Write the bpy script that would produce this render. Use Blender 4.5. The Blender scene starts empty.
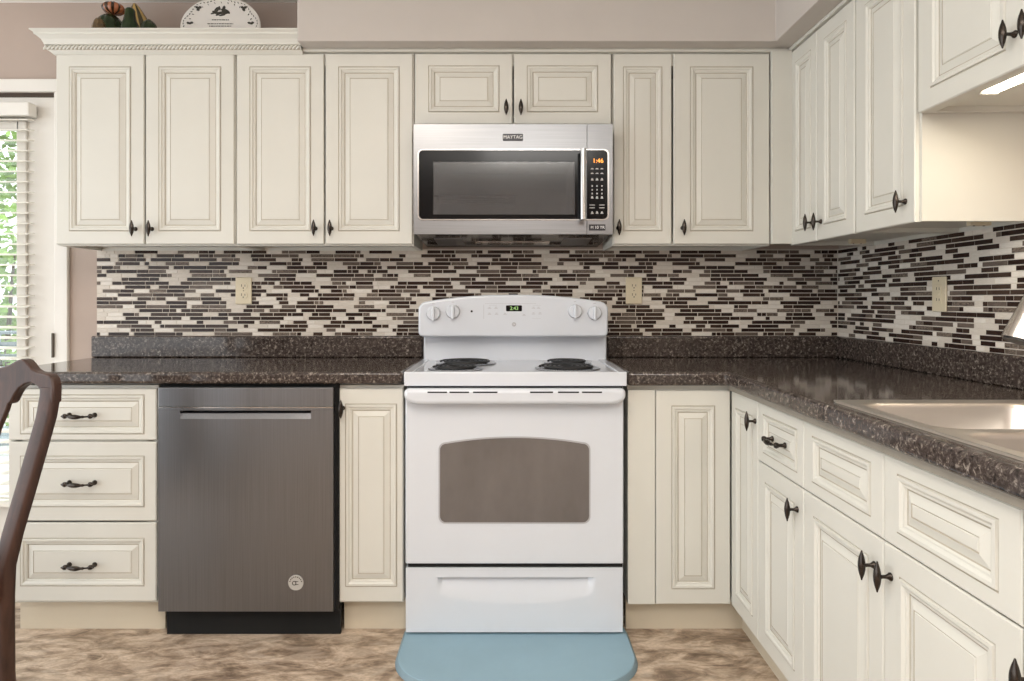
import bpy, math, random
from mathutils import Vector, Matrix
random.seed(7)
S = bpy.context.scene
COL = S.collection
PI = math.pi
# ------------------------------------------------------------------ camera model (1024x681, one-point view)
F, VX, VY, H = 660.0, 507.0, 300.0, 1.159
def ax(px, D): return (px - VX) * D / F
def az(py, D): return H - (py - VY) * D / F
DB, DU, DW = 2.27, 2.568, 2.845          # base door plane, wall-cabinet door plane, back wall
XB, XU, XW = 0.771, 1.101, 1.430         # right run: base door plane, wall-cabinet door plane, right wall
def dxb(px): return F * XB / (px - VX)
def dxu(px): return F * XU / (px - VX)

# ------------------------------------------------------------------ materials
def new_mat(name):
    m = bpy.data.materials.new(name); m.use_nodes = True
    nt = m.node_tree; b = nt.nodes['Principled BSDF']
    return m, nt, b
def coords(nt, scale=(1, 1, 1), rot=(0, 0, 0)):
    tc = nt.nodes.new('ShaderNodeTexCoord'); mp = nt.nodes.new('ShaderNodeMapping')
    mp.inputs['Scale'].default_value = scale; mp.inputs['Rotation'].default_value = rot
    nt.links.new(tc.outputs['Object'], mp.inputs['Vector']); return mp.outputs['Vector']
def noise(nt, vec, scale, detail=4, rough=.55, dist=0):
    n = nt.nodes.new('ShaderNodeTexNoise'); n.inputs['Scale'].default_value = scale
    n.inputs['Detail'].default_value = detail; n.inputs['Roughness'].default_value = rough
    n.inputs['Distortion'].default_value = dist
    nt.links.new(vec, n.inputs['Vector']); return n.outputs['Fac']
def ramp(nt, fac, stops):
    r = nt.nodes.new('ShaderNodeValToRGB'); e = r.color_ramp.elements
    while len(e) < len(stops): e.new(.5)
    for el, (p, c) in zip(e, stops):
        el.position = p; el.color = (*c, 1) if len(c) == 3 else c
    nt.links.new(fac, r.inputs['Fac']); return r.outputs['Color']
def mixc(nt, fac, a, b):
    m = nt.nodes.new('ShaderNodeMix'); m.data_type = 'RGBA'
    for sock, v in ((m.inputs[0], fac), (m.inputs[6], a), (m.inputs[7], b)):
        if hasattr(v, 'links'): nt.links.new(v, sock)
        else: sock.default_value = v if not isinstance(v, tuple) else (*v, 1)
    return m.outputs[2]
def bump(nt, b, fac, strength, dist=.002):
    n = nt.nodes.new('ShaderNodeBump'); n.inputs['Strength'].default_value = strength
    n.inputs['Distance'].default_value = dist
    nt.links.new(fac, n.inputs['Height']); nt.links.new(n.outputs['Normal'], b.inputs['Normal'])
def simple(name, col, rough=.5, metal=0, var=.06, vscale=6, coat=0, spec=None, bmp=0, bscale=200):
    m, nt, b = new_mat(name)
    v = coords(nt)
    f = noise(nt, v, vscale)
    d = tuple(c * (1 - var) for c in col); u = tuple(min(1, c * (1 + var)) for c in col)
    nt.links.new(ramp(nt, f, [(.3, d), (.7, u)]), b.inputs['Base Color'])
    b.inputs['Roughness'].default_value = rough; b.inputs['Metallic'].default_value = metal
    b.inputs['Coat Weight'].default_value = coat
    if spec is not None: b.inputs['Specular IOR Level'].default_value = spec
    if bmp: bump(nt, b, noise(nt, v, bscale, 3), bmp)
    return m
def emissive(name, col, strength):
    m, nt, b = new_mat(name)
    b.inputs['Base Color'].default_value = (*[c * .3 for c in col], 1)
    b.inputs['Emission Color'].default_value = (*col, 1); b.inputs['Emission Strength'].default_value = strength
    return m
def brushed(name, col, rough, axis):
    m, nt, b = new_mat(name)
    sc = {'x': (3, 400, 400), 'z': (400, 400, 3), 'y': (400, 3, 400)}[axis]
    f = noise(nt, coords(nt, sc), 1, 3)
    nt.links.new(ramp(nt, f, [(.3, tuple(c * .9 for c in col)), (.7, tuple(min(1, c * 1.08) for c in col))]), b.inputs['Base Color'])
    b.inputs['Metallic'].default_value = 1
    mr = nt.nodes.new('ShaderNodeMapRange'); mr.inputs[3].default_value = rough * .85; mr.inputs[4].default_value = rough * 1.15
    nt.links.new(f, mr.inputs[0]); nt.links.new(mr.outputs[0], b.inputs['Roughness'])
    bump(nt, b, f, .05, .0005)
    return m
M = {}
M['silver'] = simple('silver_badge', (.55, .54, .52), .3, .3, var=.05)
M['cream'] = simple('cream_paint', (.655, .645, .59), .42, var=.03, vscale=3)
M['glaze'] = simple('brown_glaze', (.43, .385, .31), .5, var=.12, vscale=20)
M['kick'] = simple('tan_toe_kick', (.62, .55, .43), .5, var=.03)
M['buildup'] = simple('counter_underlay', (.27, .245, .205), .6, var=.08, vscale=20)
M['cream_in'] = simple('cream_melamine', (.74, .68, .56), .5, var=.02)
M['wall'] = simple('taupe_wall_paint', (.43, .345, .295), .8, var=.02, bmp=.06, bscale=300)
M['soffit'] = simple('soffit_paint', (.53, .49, .455), .75, var=.02, bmp=.06, bscale=300)
M['ceil'] = simple('ceiling_paint', (.8, .78, .74), .85, var=.01)
M['white_trim'] = simple('white_trim_paint', (.74, .71, .66), .4, var=.02)
M['bronze'] = simple('dark_bronze', (.05, .041, .035), .22, .85, var=.3, vscale=60)
M['black'] = simple('black_plastic', (.008, .008, .008), .35, var=.1)
M['gap'] = simple('black_void', (.004, .004, .004), .9, var=.1)
M['blackglass'] = simple('black_glass', (.005, .005, .006), .12, var=.05, spec=.22)
M['enamel'] = simple('white_enamel', (.66, .69, .74), .22, var=.01, coat=.35)
M['enamel_grey'] = simple('grey_print', (.40, .40, .42), .4, var=.02)
M['steel'] = brushed('brushed_steel', (.275, .28, .29), .32, 'x')
M['steel_dw'] = brushed('dishwasher_steel', (.235, .237, .249), .34, 'z')
M['steel_sink'] = simple('sink_steel', (.70, .66, .615), .38, 1, var=.03, vscale=8)
M['chrome'] = simple('satin_chrome', (.52, .51, .50), .22, 1, var=.03)
M['nickel'] = simple('brushed_nickel', (.58, .54, .50), .26, 1, var=.05, vscale=30)
M['coil'] = simple('burner_coil', (.012, .012, .013), .45, var=.2)
M['pan'] = simple('chrome_drip_pan', (.35, .35, .36), .15, 1, var=.05)
M['almond'] = simple('almond_plastic', (.66, .58, .42), .4, var=.02)
M['almond_dark'] = simple('outlet_slot', (.03, .025, .02), .6, var=.02)
M['orange_led'] = emissive('orange_digits', (1, .32, .05), 2.2)
M['green_led'] = emissive('green_digits', (.45, .75, .25), .7)
M['lamp'] = emissive('lamp_diffuser', (1, .90, .74), 12)
M['keys'] = simple('white_key_print', (.55, .55, .55), .5, var=.02)
M['badge'] = simple('dark_badge', (.03, .03, .035), .3, .3, var=.1)
M['print_white'] = simple('white_print', (.8, .8, .8), .4, var=.02)
M['ink'] = simple('dark_ink', (.05, .045, .035), .7, var=.2, vscale=50)
M['ink_green'] = simple('dark_leaf_ink', (.05, .055, .035), .7, var=.3, vscale=60)
M['ceramic'] = simple('white_ceramic', (.80, .765, .72), .3, var=.02)
M['gourd_green'] = simple('green_gourd', (.018, .032, .009), .12, var=.5, vscale=25, spec=.35)
M['gourd_rim'] = simple('brown_gourd', (.10, .06, .02), .25, var=.6, vscale=40, coat=.3)
M['stem'] = simple('gourd_stem', (.14, .09, .045), .7, var=.3, vscale=60)
def striped(name, a, b_, n, coat=.3):
    m, nt, b = new_mat(name)
    tc = nt.nodes.new('ShaderNodeTexCoord'); sx = nt.nodes.new('ShaderNodeSeparateXYZ')
    nt.links.new(tc.outputs['Object'], sx.inputs[0])
    at = nt.nodes.new('ShaderNodeMath'); at.operation = 'ARCTAN2'
    nt.links.new(sx.outputs['Y'], at.inputs[0]); nt.links.new(sx.outputs['X'], at.inputs[1])
    mu = nt.nodes.new('ShaderNodeMath'); mu.operation = 'MULTIPLY'; mu.inputs[1].default_value = n
    nt.links.new(at.outputs[0], mu.inputs[0])
    si = nt.nodes.new('ShaderNodeMath'); si.operation = 'SINE'; nt.links.new(mu.outputs[0], si.inputs[0])
    ad = nt.nodes.new('ShaderNodeMath'); ad.operation = 'MULTIPLY_ADD'; ad.inputs[1].default_value = .5; ad.inputs[2].default_value = .5
    nt.links.new(si.outputs[0], ad.inputs[0])
    nt.links.new(ramp(nt, ad.outputs[0], [(.25, b_), (.5, a), (1, a)]), b.inputs['Base Color'])
    b.inputs['Roughness'].default_value = .25; b.inputs['Coat Weight'].default_value = coat
    return m
M['gourd_orange'] = striped('orange_squash', (.36, .12, .05), (.05, .025, .012), 10)
M['gourd_yellow'] = striped('yellow_gourd', (.55, .36, .12), (.05, .04, .015), 6)
# speckled laminate
m, nt, b = new_mat('speckled_laminate'); v = coords(nt)
f1 = noise(nt, v, 95, 6, .7, .6); f2 = noise(nt, v, 38, 3, .6)
c1 = ramp(nt, f1, [(.34, (.014, .011, .010)), (.47, (.042, .032, .028)), (.56, (.092, .074, .064)), (.68, (.40, .35, .30))])
c2 = mixc(nt, ramp(nt, f2, [(.4, (0, 0, 0)), (.62, (.35, .35, .35))]), c1, (.075, .055, .048))
nt.links.new(c2, b.inputs['Base Color']); b.inputs['Roughness'].default_value = .09; b.inputs['Specular IOR Level'].default_value = .4
M['laminate'] = m
# marbled vinyl floor
m, nt, b = new_mat('marbled_vinyl'); v = coords(nt, (1, 2.0, 1), (0, 0, -.55))
fa = noise(nt, v, 5.0, 9, .66, 1.3); fb = noise(nt, coords(nt, (1, 2.6, 1), (0, 0, -.4)), 7.5, 8, .66, 1.0); fc = noise(nt, v, 70, 4)
ca = ramp(nt, fa, [(.34, (.12, .082, .056)), (.45, (.26, .185, .127)), (.52, (.50, .385, .28)), (.62, (.70, .58, .46))])
cb = ramp(nt, fb, [(.40, (.14, .097, .067)), (.5, (.43, .325, .235)), (.59, (.68, .55, .43))])
cm = mixc(nt, .5, ca, cb)
cm2 = mixc(nt, ramp(nt, fc, [(.35, (.22, .22, .22)), (.6, (0, 0, 0))]), cm, (.16, .11, .075))
nt.links.new(cm2, b.inputs['Base Color']); b.inputs['Roughness'].default_value = .42
bump(nt, b, fc, .15, .001)
M['floor'] = m
# tiles
def tile_mat(name, a, c, rough, sc=(14, 14, 60), coat=0):
    m, nt, b = new_mat(name)
    f = noise(nt, coords(nt, sc), 3, 5, .65, .8)
    nt.links.new(ramp(nt, f, [(.32, a), (.68, c)]), b.inputs['Base Color'])
    b.inputs['Roughness'].default_value = rough; b.inputs['Specular IOR Level'].default_value = .2
    return m
TILES_D = [tile_mat('tile_espresso', (.017, .009, .007), (.040, .023, .018), .16),
           tile_mat('tile_brown', (.034, .020, .014), (.066, .043, .033), .16),
           tile_mat('tile_taupe', (.095, .072, .058), (.17, .135, .112), .2),
           tile_mat('tile_mottled', (.045, .032, .026), (.26, .21, .17), .25, (40, 40, 60))]
TILES_L = [tile_mat('tile_cream', (.58, .525, .455), (.68, .625, .56), .28),
           tile_mat('tile_ivory', (.66, .61, .545), (.77, .725, .665), .28)]
M['grout'] = simple('sand_grout', (.62, .565, .495), .8, var=.04, vscale=80)
# mat, wood
M['mat'] = simple('blue_grey_foam', (.25, .38, .46), .55, var=.05, vscale=5, bmp=.25, bscale=400)
M['mat_edge'] = simple('blue_grey_edge', (.20, .29, .34), .6, var=.05)
m, nt, b = new_mat('dark_walnut'); f = noise(nt, coords(nt, (30, 30, 3)), 1.5, 5, .6, 1)
nt.links.new(ramp(nt, f, [(.3, (.026, .011, .007)), (.7, (.070, .031, .021))]), b.inputs['Base Color'])
b.inputs['Roughness'].default_value = .42; M['wood'] = m
M['seat_fabric'] = simple('seat_fabric', (.30, .24, .18), .9, var=.15, vscale=90)
M['leaf'] = simple('leaf_green', (.20, .32, .07), .5, var=.6, vscale=3)
M['branch'] = simple('branch_bark', (.10, .07, .05), .9, var=.2)
M['patio'] = simple('patio_concrete', (.45, .45, .44), .9, var=.1, vscale=3)
M['blue_metal'] = simple('grey_blue_metal', (.22, .27, .31), .4, .2, var=.1)
M['blind'] = simple('white_blind', (.80, .77, .70), .45, var=.01)
M['dark_strip'] = simple('dark_weatherstrip', (.06, .04, .025), .7, var=.1)
M['hinge'] = simple('aged_hinge', (.13, .11, .09), .4, .7, var=.1)
m, nt, b = new_mat('window_glass')
gl = nt.nodes.new('ShaderNodeBsdfGlossy'); gl.inputs['Roughness'].default_value = .02
tr = nt.nodes.new('ShaderNodeBsdfTransparent'); tr.inputs['Color'].default_value = (.95, .97, .96, 1)
mx = nt.nodes.new('ShaderNodeMixShader'); mx.inputs[0].default_value = .06
nt.links.new(tr.outputs[0], mx.inputs[1]); nt.links.new(gl.outputs[0], mx.inputs[2])
nt.links.new(mx.outputs[0], nt.nodes['Material Output'].inputs['Surface']); M['glass'] = m
def tinted(name, tint, gloss, rough, alpha):
    m, nt, b = new_mat(name)
    b.inputs['Base Color'].default_value = (*tint, 1); b.inputs['Roughness'].default_value = rough
    b.inputs['Coat Weight'].default_value = gloss; b.inputs['Coat Roughness'].default_value = .03
    f = noise(nt, coords(nt, (4, 4, 2)), 2, 4)
    nt.links.new(ramp(nt, f, [(.3, tuple(c * .85 for c in tint)), (.7, tuple(c * 1.15 for c in tint))]), b.inputs['Base Color'])
    b.inputs['Alpha'].default_value = alpha
    return m
M['oven_glass'] = tinted('oven_glass', (.135, .122, .118), .5, .12, 1)
M['micro_glass'] = tinted('microwave_screen', (.10, .10, .105), .6, .10, .55)
M['cavity'] = simple('microwave_cavity', (.55, .53, .50), .5, var=.03)

# ------------------------------------------------------------------ mesh builder
class MB:
    def __init__(s): s.v = []; s.f = []; s.m = []
    def add(s, vs, fs, mi=0):
        o = len(s.v); s.v += [tuple(p) for p in vs]
        for f in fs: s.f.append(tuple(i + o for i in f)); s.m.append(mi)
        return s
    def box(s, x0, x1, y0, y1, z0, z1, mi=0):
        x0, x1 = min(x0, x1), max(x0, x1); y0, y1 = min(y0, y1), max(y0, y1); z0, z1 = min(z0, z1), max(z0, z1)
        return s.add([(x0, y0, z0), (x1, y0, z0), (x1, y1, z0), (x0, y1, z0), (x0, y0, z1), (x1, y0, z1), (x1, y1, z1), (x0, y1, z1)],
                     [(0, 3, 2, 1), (4, 5, 6, 7), (0, 1, 5, 4), (1, 2, 6, 5), (2, 3, 7, 6), (3, 0, 4, 7)], mi)
    def rings(s, rs, mi=0, cap0=True, cap1=True, mis=None):
        n = len(rs[0]); o = len(s.v)
        for r in rs: s.v += [tuple(p) for p in r]
        for k in range(len(rs) - 1):
            for i in range(n):
                j = (i + 1) % n
                s.f.append((o + k * n + i, o + k * n + j, o + (k + 1) * n + j, o + (k + 1) * n + i)); s.m.append(mis[k] if mis else mi)
        if cap0: s.f.append(tuple(o + i for i in reversed(range(n)))); s.m.append(mi)
        if cap1: s.f.append(tuple(o + (len(rs) - 1) * n + i for i in range(n))); s.m.append(mis[-1] if mis else mi)
        return s
    def lathe(s, prof, c=(0, 0, 0), axis='z', n=24, mi=0, ribs=0, amp=0):
        rs = []
        for (r, h) in prof:
            ring = []
            for i in range(n):
                a = 2 * PI * i / n; rr = r * (1 + amp * abs(math.sin(ribs * a / 2)) - amp) if ribs else r
                p, q = rr * math.cos(a), rr * math.sin(a)
                ring.append({'z': (c[0] + p, c[1] + q, c[2] + h), 'y': (c[0] + p, c[1] + h, c[2] - q), 'x': (c[0] + h, c[1] + p, c[2] + q)}[axis])
            rs.append(ring)
        return s.rings(rs, mi)
    def tube(s, path, rad, n=12, mi=0, flat=1.0, up=(0, 0, 1)):
        path = [Vector(p) for p in path]; rs = []
        for k, p in enumerate(path):
            t = (path[min(k + 1, len(path) - 1)] - path[max(k - 1, 0)]).normalized()
            u = Vector(up)
            if abs(t.dot(u)) > .98: u = Vector((0, 1, 0))
            a = t.cross(u).normalized(); b_ = a.cross(t).normalized()
            r = rad[k] if isinstance(rad, (list, tuple)) else rad
            rs.append([p + a * (r * math.cos(2 * PI * i / n)) + b_ * (r * flat * math.sin(2 * PI * i / n)) for i in range(n)])
        return s.rings(rs, mi)
    def prism(s, pts, y0, y1, mi=0):          # outline in x,z extruded along y
        return s.rings([[(x, y1, z) for x, z in pts], [(x, y0, z) for x, z in pts]], mi)
    def build(s, name, mats, parent=None, bevel=0, smooth=0, seg=2, loc=None, angle=.6):
        me = bpy.data.meshes.new(name); me.from_pydata(s.v, [], s.f); me.validate()
        mats = mats if isinstance(mats, (list, tuple)) else [mats]
        for mm in mats: me.materials.append(mm)
        if len(me.polygons) == len(s.m):
            for p, i in zip(me.polygons, s.m): p.material_index = i
        import bmesh
        bm = bmesh.new(); bm.from_mesh(me)
        bmesh.ops.recalc_face_normals(bm, faces=bm.faces); bm.to_mesh(me); bm.free()
        o = bpy.data.objects.new(name, me); COL.objects.link(o)
        if smooth:
            for p in me.polygons: p.use_smooth = True
            me.set_sharp_from_angle(angle=math.radians(smooth))
        if bevel:
            md = o.modifiers.new('bevel', 'BEVEL'); md.width = bevel; md.segments = seg; md.limit_method = 'ANGLE'; md.angle_limit = angle
            md.harden_normals = False
        if parent: o.parent = parent
        if loc: o.location = loc
        return o
def tag(o, label, cat, group=None):
    o['label'] = label; o['category'] = cat
    if group: o['group'] = group
    return o
def thing(name, label, cat, loc=(0, 0, 0), rz=0, group=None):
    o = bpy.data.objects.new(name, None); COL.objects.link(o); o.empty_display_size = .05
    o.location = loc; o.rotation_euler = (0, 0, rz)
    return tag(o, label, cat, group)
def struct(o): o['kind'] = 'structure'; return o
def text_mesh(txt, size, name, mat, parent, loc, rot=(PI / 2, 0, 0), depth=.0004, sx=1):
    cu = bpy.data.curves.new(name, 'FONT'); cu.body = txt; cu.size = size; cu.align_x = 'CENTER'; cu.align_y = 'CENTER'; cu.extrude = depth
    t = bpy.data.objects.new(name, cu)
    COL.objects.link(t); bpy.context.view_layer.update()
    me = bpy.data.meshes.new_from_object(t.evaluated_get(bpy.context.evaluated_depsgraph_get()))
    bpy.data.objects.remove(t)
    me.materials.clear(); me.materials.append(mat)
    o = bpy.data.objects.new(name, me); COL.objects.link(o); o.parent = parent; o.location = loc; o.rotation_euler = rot; o.scale = (sx, 1, 1)
    return o
def rrect(x0, x1, z0, z1, r, n=6):
    pts = []
    for cx, cz, a0 in ((x1 - r, z1 - r, 0), (x0 + r, z1 - r, PI / 2), (x0 + r, z0 + r, PI), (x1 - r, z0 + r, 1.5 * PI)):
        for i in range(n + 1):
            a = a0 + PI / 2 * i / n; pts.append((cx + r * math.cos(a), cz + r * math.sin(a)))
    return pts

# ------------------------------------------------------------------ setting
XL, YN = -3.3, -2.6
fl = MB().box(XL, XW, YN, DW, -.05, 0).build('floor', M['floor']); struct(fl)
ce = MB().box(XL, XW, YN, DW, 2.44, 2.5).build('ceiling', M['ceil']); struct(ce)
dx0, dx1 = -2.86, ax(56.5, DW)                     # door opening on the back wall
ztop = az(93, DW)
wb = MB().box(XL, dx0, DW, DW + .12, 0, 2.44).box(dx1, XW + .12, DW, DW + .12, 0, 2.44).box(dx0, dx1, DW, DW + .12, ztop, 2.44)
struct(wb.build('wall_back', M['wall']))
struct(MB().box(XW, XW + .12, YN, DW - .0, 0, 2.44).build('wall_right', M['wall']))
struct(MB().box(XL, XW + .12, YN - .12, YN, 0, 2.44).build('wall_front', M['wall']))
# soffit: L-shaped box
SZ, SY, SX, SXL = 2.136, 2.49, ax(776, 2.49), ax(297, 2.49)
so = MB()
pts = [(SXL, DW), (SXL, SY), (SX, SY), (SX, YN), (XW, YN), (XW, DW)]
so.rings([[(x, y, SZ) for x, y in pts], [(x, y, 2.44) for x, y in pts]])
struct(so.build('soffit', M['soffit'], bevel=.004))
# door on the back wall: casing, slab, glass, hinges
ca = MB()
cw = ax(70, DW) - dx1
ca.box(dx1, dx1 + cw, DW - .018, DW, 0, ztop).box(dx0 - cw, dx0, DW - .018, DW, 0, ztop).box(dx0 - cw, dx1 + cw, DW - .018, DW, ztop, ztop + .056)
struct(ca.build('trim_1', M['white_trim'], bevel=.004))
d1 = bpy.data.objects.new('door_1', None); COL.objects.link(d1); struct(d1)
gx1, gx0, gz0, gz1 = ax(20, DW), ax(20, DW) - .62, .30, 1.90
sl = MB(); yA, yB = DW + .006, DW + .05
zt = az(97, DW)
sl.box(gx1, dx1 - .003, yA, yB, .01, zt).box(dx0 + .003, gx0, yA, yB, .01, zt).box(gx0, gx1, yA, yB, .01, gz0).box(gx0, gx1, yA, yB, gz1, zt)
sl.build('door_slab', M['white_trim'], d1)
fr = MB()
for (a, b_, c, d) in ((gx1 - .012, gx1 + .03, gz0 - .03, gz1 + .03), (gx0 - .03, gx0 + .012, gz0 - .03, gz1 + .03), (gx0, gx1, gz0 - .03, gz0 + .012), (gx0, gx1, gz1 - .012, gz1 + .03)):
    fr.box(a, b_, yA - .012, yA, c, d)
fr.build('glazing_frame', M['white_trim'], d1, bevel=.004)
MB().box(gx0, gx1, yA + .02, yA + .026, gz0, gz1).build('glass_pane', M['glass'], d1)
MB().box(dx0, dx1, DW + .002, DW + .05, zt, ztop).build('weatherstrip', M['dark_strip'], d1)
for zc in (az(345, DW), .25):
    MB().box(dx1 - .006, dx1 + .004, DW - .024, DW + .004, zc - .05, zc + .05).lathe([(.005, -.052), (.005, .052)], (dx1, DW - .024, zc), n=10).build('hinge', M['hinge'], d1)
MB().box(dx1 - .0035, dx1 - .0005, DW + .001, DW + .02, .01, az(250, DW)).build('seam', M['dark_strip'], d1)
# window blind hanging on the door
bl = thing('window_blind', 'white horizontal slat blind hanging over the glass of the back door', 'blind', (gx1 - .31, yA - .04, 1.55))
cx, cy, cz = bl.location
def rel(mb, o):
    l = o.location; mb.v = [(x - l[0], y - l[1], z - l[2]) for x, y, z in mb.v]; return mb
bx1, bx0 = ax(28.5, DW - .06), gx0 - .03
hz0, hz1 = az(117, DW - .03), az(103.5, DW - .03)
hr = MB().box(bx0, bx1, yA - .065, yA - .013, hz0, hz1)
rel(hr, bl).build('headrail', M['white_trim'], bl, bevel=.006)
rel(MB().box(ax(34.3, DW) , ax(36.0, DW), yA - .008, yA, az(114, DW), az(107, DW)), bl).build('bracket', M['hinge'], bl)
zz = az(121.5, DW); pitch = 10.25 / 232; sl = MB(); k = 0
while zz > .32:
    sx1 = ax(31.5, DW - .03)
    for q in range(1):
        a = math.radians(8); w = .022
        y0, y1 = yA - .037 - w * math.cos(a), yA - .037 + w * math.cos(a); z0, z1 = zz - w * math.sin(a), zz + w * math.sin(a)
        pts = [(y0, z0), (yA - .037, zz + .003), (y1, z1), (y1, z1 - .003), (yA - .037, zz), (y0, z0 - .003)]
        sl.rings([[(bx0, y, z) for y, z in pts], [(sx1, y, z) for y, z in pts]])
    zz -= pitch
slo = rel(sl, bl).build('slats', M['blind'], bl)
rel(MB().box(bx0, sx1, yA - .06, yA - .014, .285, .305), bl).build('bottom_rail', M['blind'], bl)
cd = MB()
for xx in (gx1 - .10, gx1 - .31, gx1 - .52):
    cd.box(xx - .001, xx + .001, yA - .061, yA - .059, .3, hz0).box(xx - .001, xx + .001, yA - .015, yA - .013, .3, hz0)
rel(cd, bl).build('ladder_cord', M['blind'], bl)
# outdoors behind the door
struct(MB().box(-6, 2, DW + .12, 9, -.1, -.02).build('patio_ground', M['patio']))
def shrub(name, label, c, r, n, seed, cat='shrub'):
    rnd = random.Random(seed)
    t = thing(name, label, cat, (c[0], c[1], -.02), group=None)
    mb = MB()
    for _ in range(n):
        while True:
            p = Vector((rnd.uniform(-1, 1), rnd.uniform(-1, 1), rnd.uniform(-1, 1)))
            if .35 < p.length < 1: break
        q = Vector((p.x * r[0], p.y * r[1], c[2] + .02 + p.z * r[2]))
        u = Vector((rnd.gauss(0, 1), rnd.gauss(0, 1), rnd.gauss(0, 1))).normalized(); w = u.orthogonal().normalized()
        l = rnd.uniform(.04, .075)
        nn = u.cross(w) * .008
        mb.add([q - u * l, q + w * l * .45 + nn, q + u * l, q - w * l * .45 + nn], [(0, 1, 2, 3)])
    mb.build('foliage', M['leaf'], t)
    st = MB()
    for k in range(5):
        a = 2 * PI * k / 5; st.tube([(0, 0, 0), (.1 * math.cos(a), .1 * math.sin(a), c[2] * .5), (.5 * r[0] * math.cos(a), .5 * r[1] * math.sin(a), c[2])], [.03, .02, .01], 8)
    st.build('stem', M['branch'], t)
shrub('garden_shrub', 'tall leafy green shrub seen through the glass of the back door', (-4.2, 5.6, 1.55), (1.5, .6, 1.55), 4200, 3)
pc = thing('patio_chair', 'grey blue metal patio chair outside, low behind the back door glass', 'chair', (-2.62, 3.62, -.02), .3)
m1 = MB().box(-.25, .25, -.24, .24, .43, .455)
m1.build('seat', M['blue_metal'], pc, bevel=.01)
bk = MB()
bk.tube([(-.25, .24, .44), (-.25, .30, .99), (.25, .30, .99), (.25, .24, .44)], .014, 8)
for k in range(6): bk.box(-.24, .24, .262 + k * .006, .272 + k * .006, .55 + k * .07, .585 + k * .07)
bk.build('backrest', M['blue_metal'], pc)
for sx in (-1, 1):
    for sy in (-1, 1): MB().tube([(sx * .23, sy * .22, .44), (sx * .25, sy * .25, 0)], .013, 8).build('leg', M['blue_metal'], pc)

# ------------------------------------------------------------------ mosaic backsplash
def mosaic(L, z0, z1, seed, caulk=False):
    rnd = random.Random(seed); mb = MB()
    if caulk: mb.box(0, .0035, -.002, .004, z0, z1, 0)
    mb.box(0, L, .0019, .009, z0, z1, 0)
    pitch = .0168; z = z1 - .004 - pitch; g = .0011
    while z > z0 - .002:
        x = -rnd.uniform(0, .05); dark = rnd.random() < .5; run = rnd.choice((1, 2, 2, 3))
        while x < L:
            w = rnd.choice((.02, .03, .042, .05, .06, .075, .09, .10)) if dark else rnd.choice((.02, .035, .05, .065, .085))
            a, b_ = max(0, x + g), min(L, x + w - g)
            if b_ - a > .004:
                if dark: mi = 1 + rnd.choices((0, 1, 2, 3), (42, 28, 20, 10))[0]
                else: mi = 5 + rnd.choice((0, 1))
                zz0, zz1, y = max(z0, z + g), min(z + pitch - g, z1), 0 if dark else .0008
                e = .0008
                mb.add([(a, .004, zz0), (b_, .004, zz0), (b_, .004, zz1), (a, .004, zz1), (a + e, y, zz0 + e), (b_ - e, y, zz0 + e), (b_ - e, y, zz1 - e), (a + e, y, zz1 - e)],
                       [(4, 5, 6, 7), (0, 1, 5, 4), (1, 2, 6, 5), (2, 3, 7, 6), (3, 0, 4, 7)], mi)
            x += w; run -= 1
            if run <= 0:
                dark = not dark
                run = rnd.choice((1, 2, 2, 3, 3, 4)) if dark else rnd.choice((1, 1, 1, 2))
        z -= pitch
    return mb
TM = [M['grout']] + TILES_D + TILES_L
LZ = .914 + .091
tb0 = ax(98, DW)
o = mosaic(XW - .0105 - tb0, LZ - .004, 1.378, 11).build('mosaic_backsplash', TM, loc=(tb0, DW - .0095, 0))
tag(o, 'strip mosaic tile backsplash in browns and creams on the wall behind the stove', 'backsplash')
o = mosaic(DW - .009 - .35, LZ - .004, 1.378, 23, True).build('mosaic_backsplash', TM, loc=(XW - .0095, DW - .0100, 0)); o.rotation_euler = (0, 0, -PI / 2)
tag(o, 'strip mosaic tile backsplash in browns and creams on the right wall behind the sink', 'backsplash')
# outlets
def outlet(label, loc, rz, kind):
    t = thing('wall_outlet', label, 'outlet', loc, rz, 'outlets on the tiled walls')
    MB().box(-.035, .035, -.006, 0, -.0575, .0575).build('cover_plate', M['almond'], t, bevel=.003)
    if kind == 'duplex':
        for s in (-1, 1):
            r = MB().prism([(x, z + s * .0195) for x, z in rrect(-.017, .017, -.0145, .0145, .011)], -.008, -.006).build('receptacle', M['almond'], t)
            sl = MB().box(-.0085, -.0060, -.0086, -.007, s * .0195 - .002, s * .0195 + .008).box(.0060, .0085, -.0086, -.007, s * .0195 - .002, s * .0195 + .007)
            sl.lathe([(.0028, -.0086), (.0028, -.007)], (0, 0, s * .0195 - .0078), 'y', 10)
            sl.build('slots', M['almond_dark'], r)
    else:
        r = MB().box(-.016, .016, -.008, -.006, -.033, .033).build('receptacle', M['almond'], t, bevel=.001)
        for zc in (.018, -.018):
            s1 = MB().box(-.0075, -.0052, -.0087, -.007, zc - .004, zc + .005).box(.0052, .0075, -.0087, -.007, zc - .004, zc + .004); s1.build('slots', M['almond_dark'], r)
        MB().box(-.007, .007, -.0095, -.007, -.005, .005).build('test_button', M['almond'], r, bevel=.001)
    MB().lathe([(.0025, -.0068), (.0025, -.005)], (0, 0, 0 if kind == 'duplex' else .044), 'y', 10).build('screw', M['hinge'], t)
yo = DW - .0097
outlet('almond duplex outlet on the mosaic tile above the dishwasher', (ax(244, yo), yo, az(290.8, yo)), 0, 'duplex')
outlet('almond duplex outlet on the mosaic tile just right of the stove', (ax(633.7, yo), yo, az(290.6, yo)), 0, 'duplex')
outlet('almond outlet with a middle button on the right wall near the faucet', (XW - .0097, 2.163, 1.178), -PI / 2, 'gfci')

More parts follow.
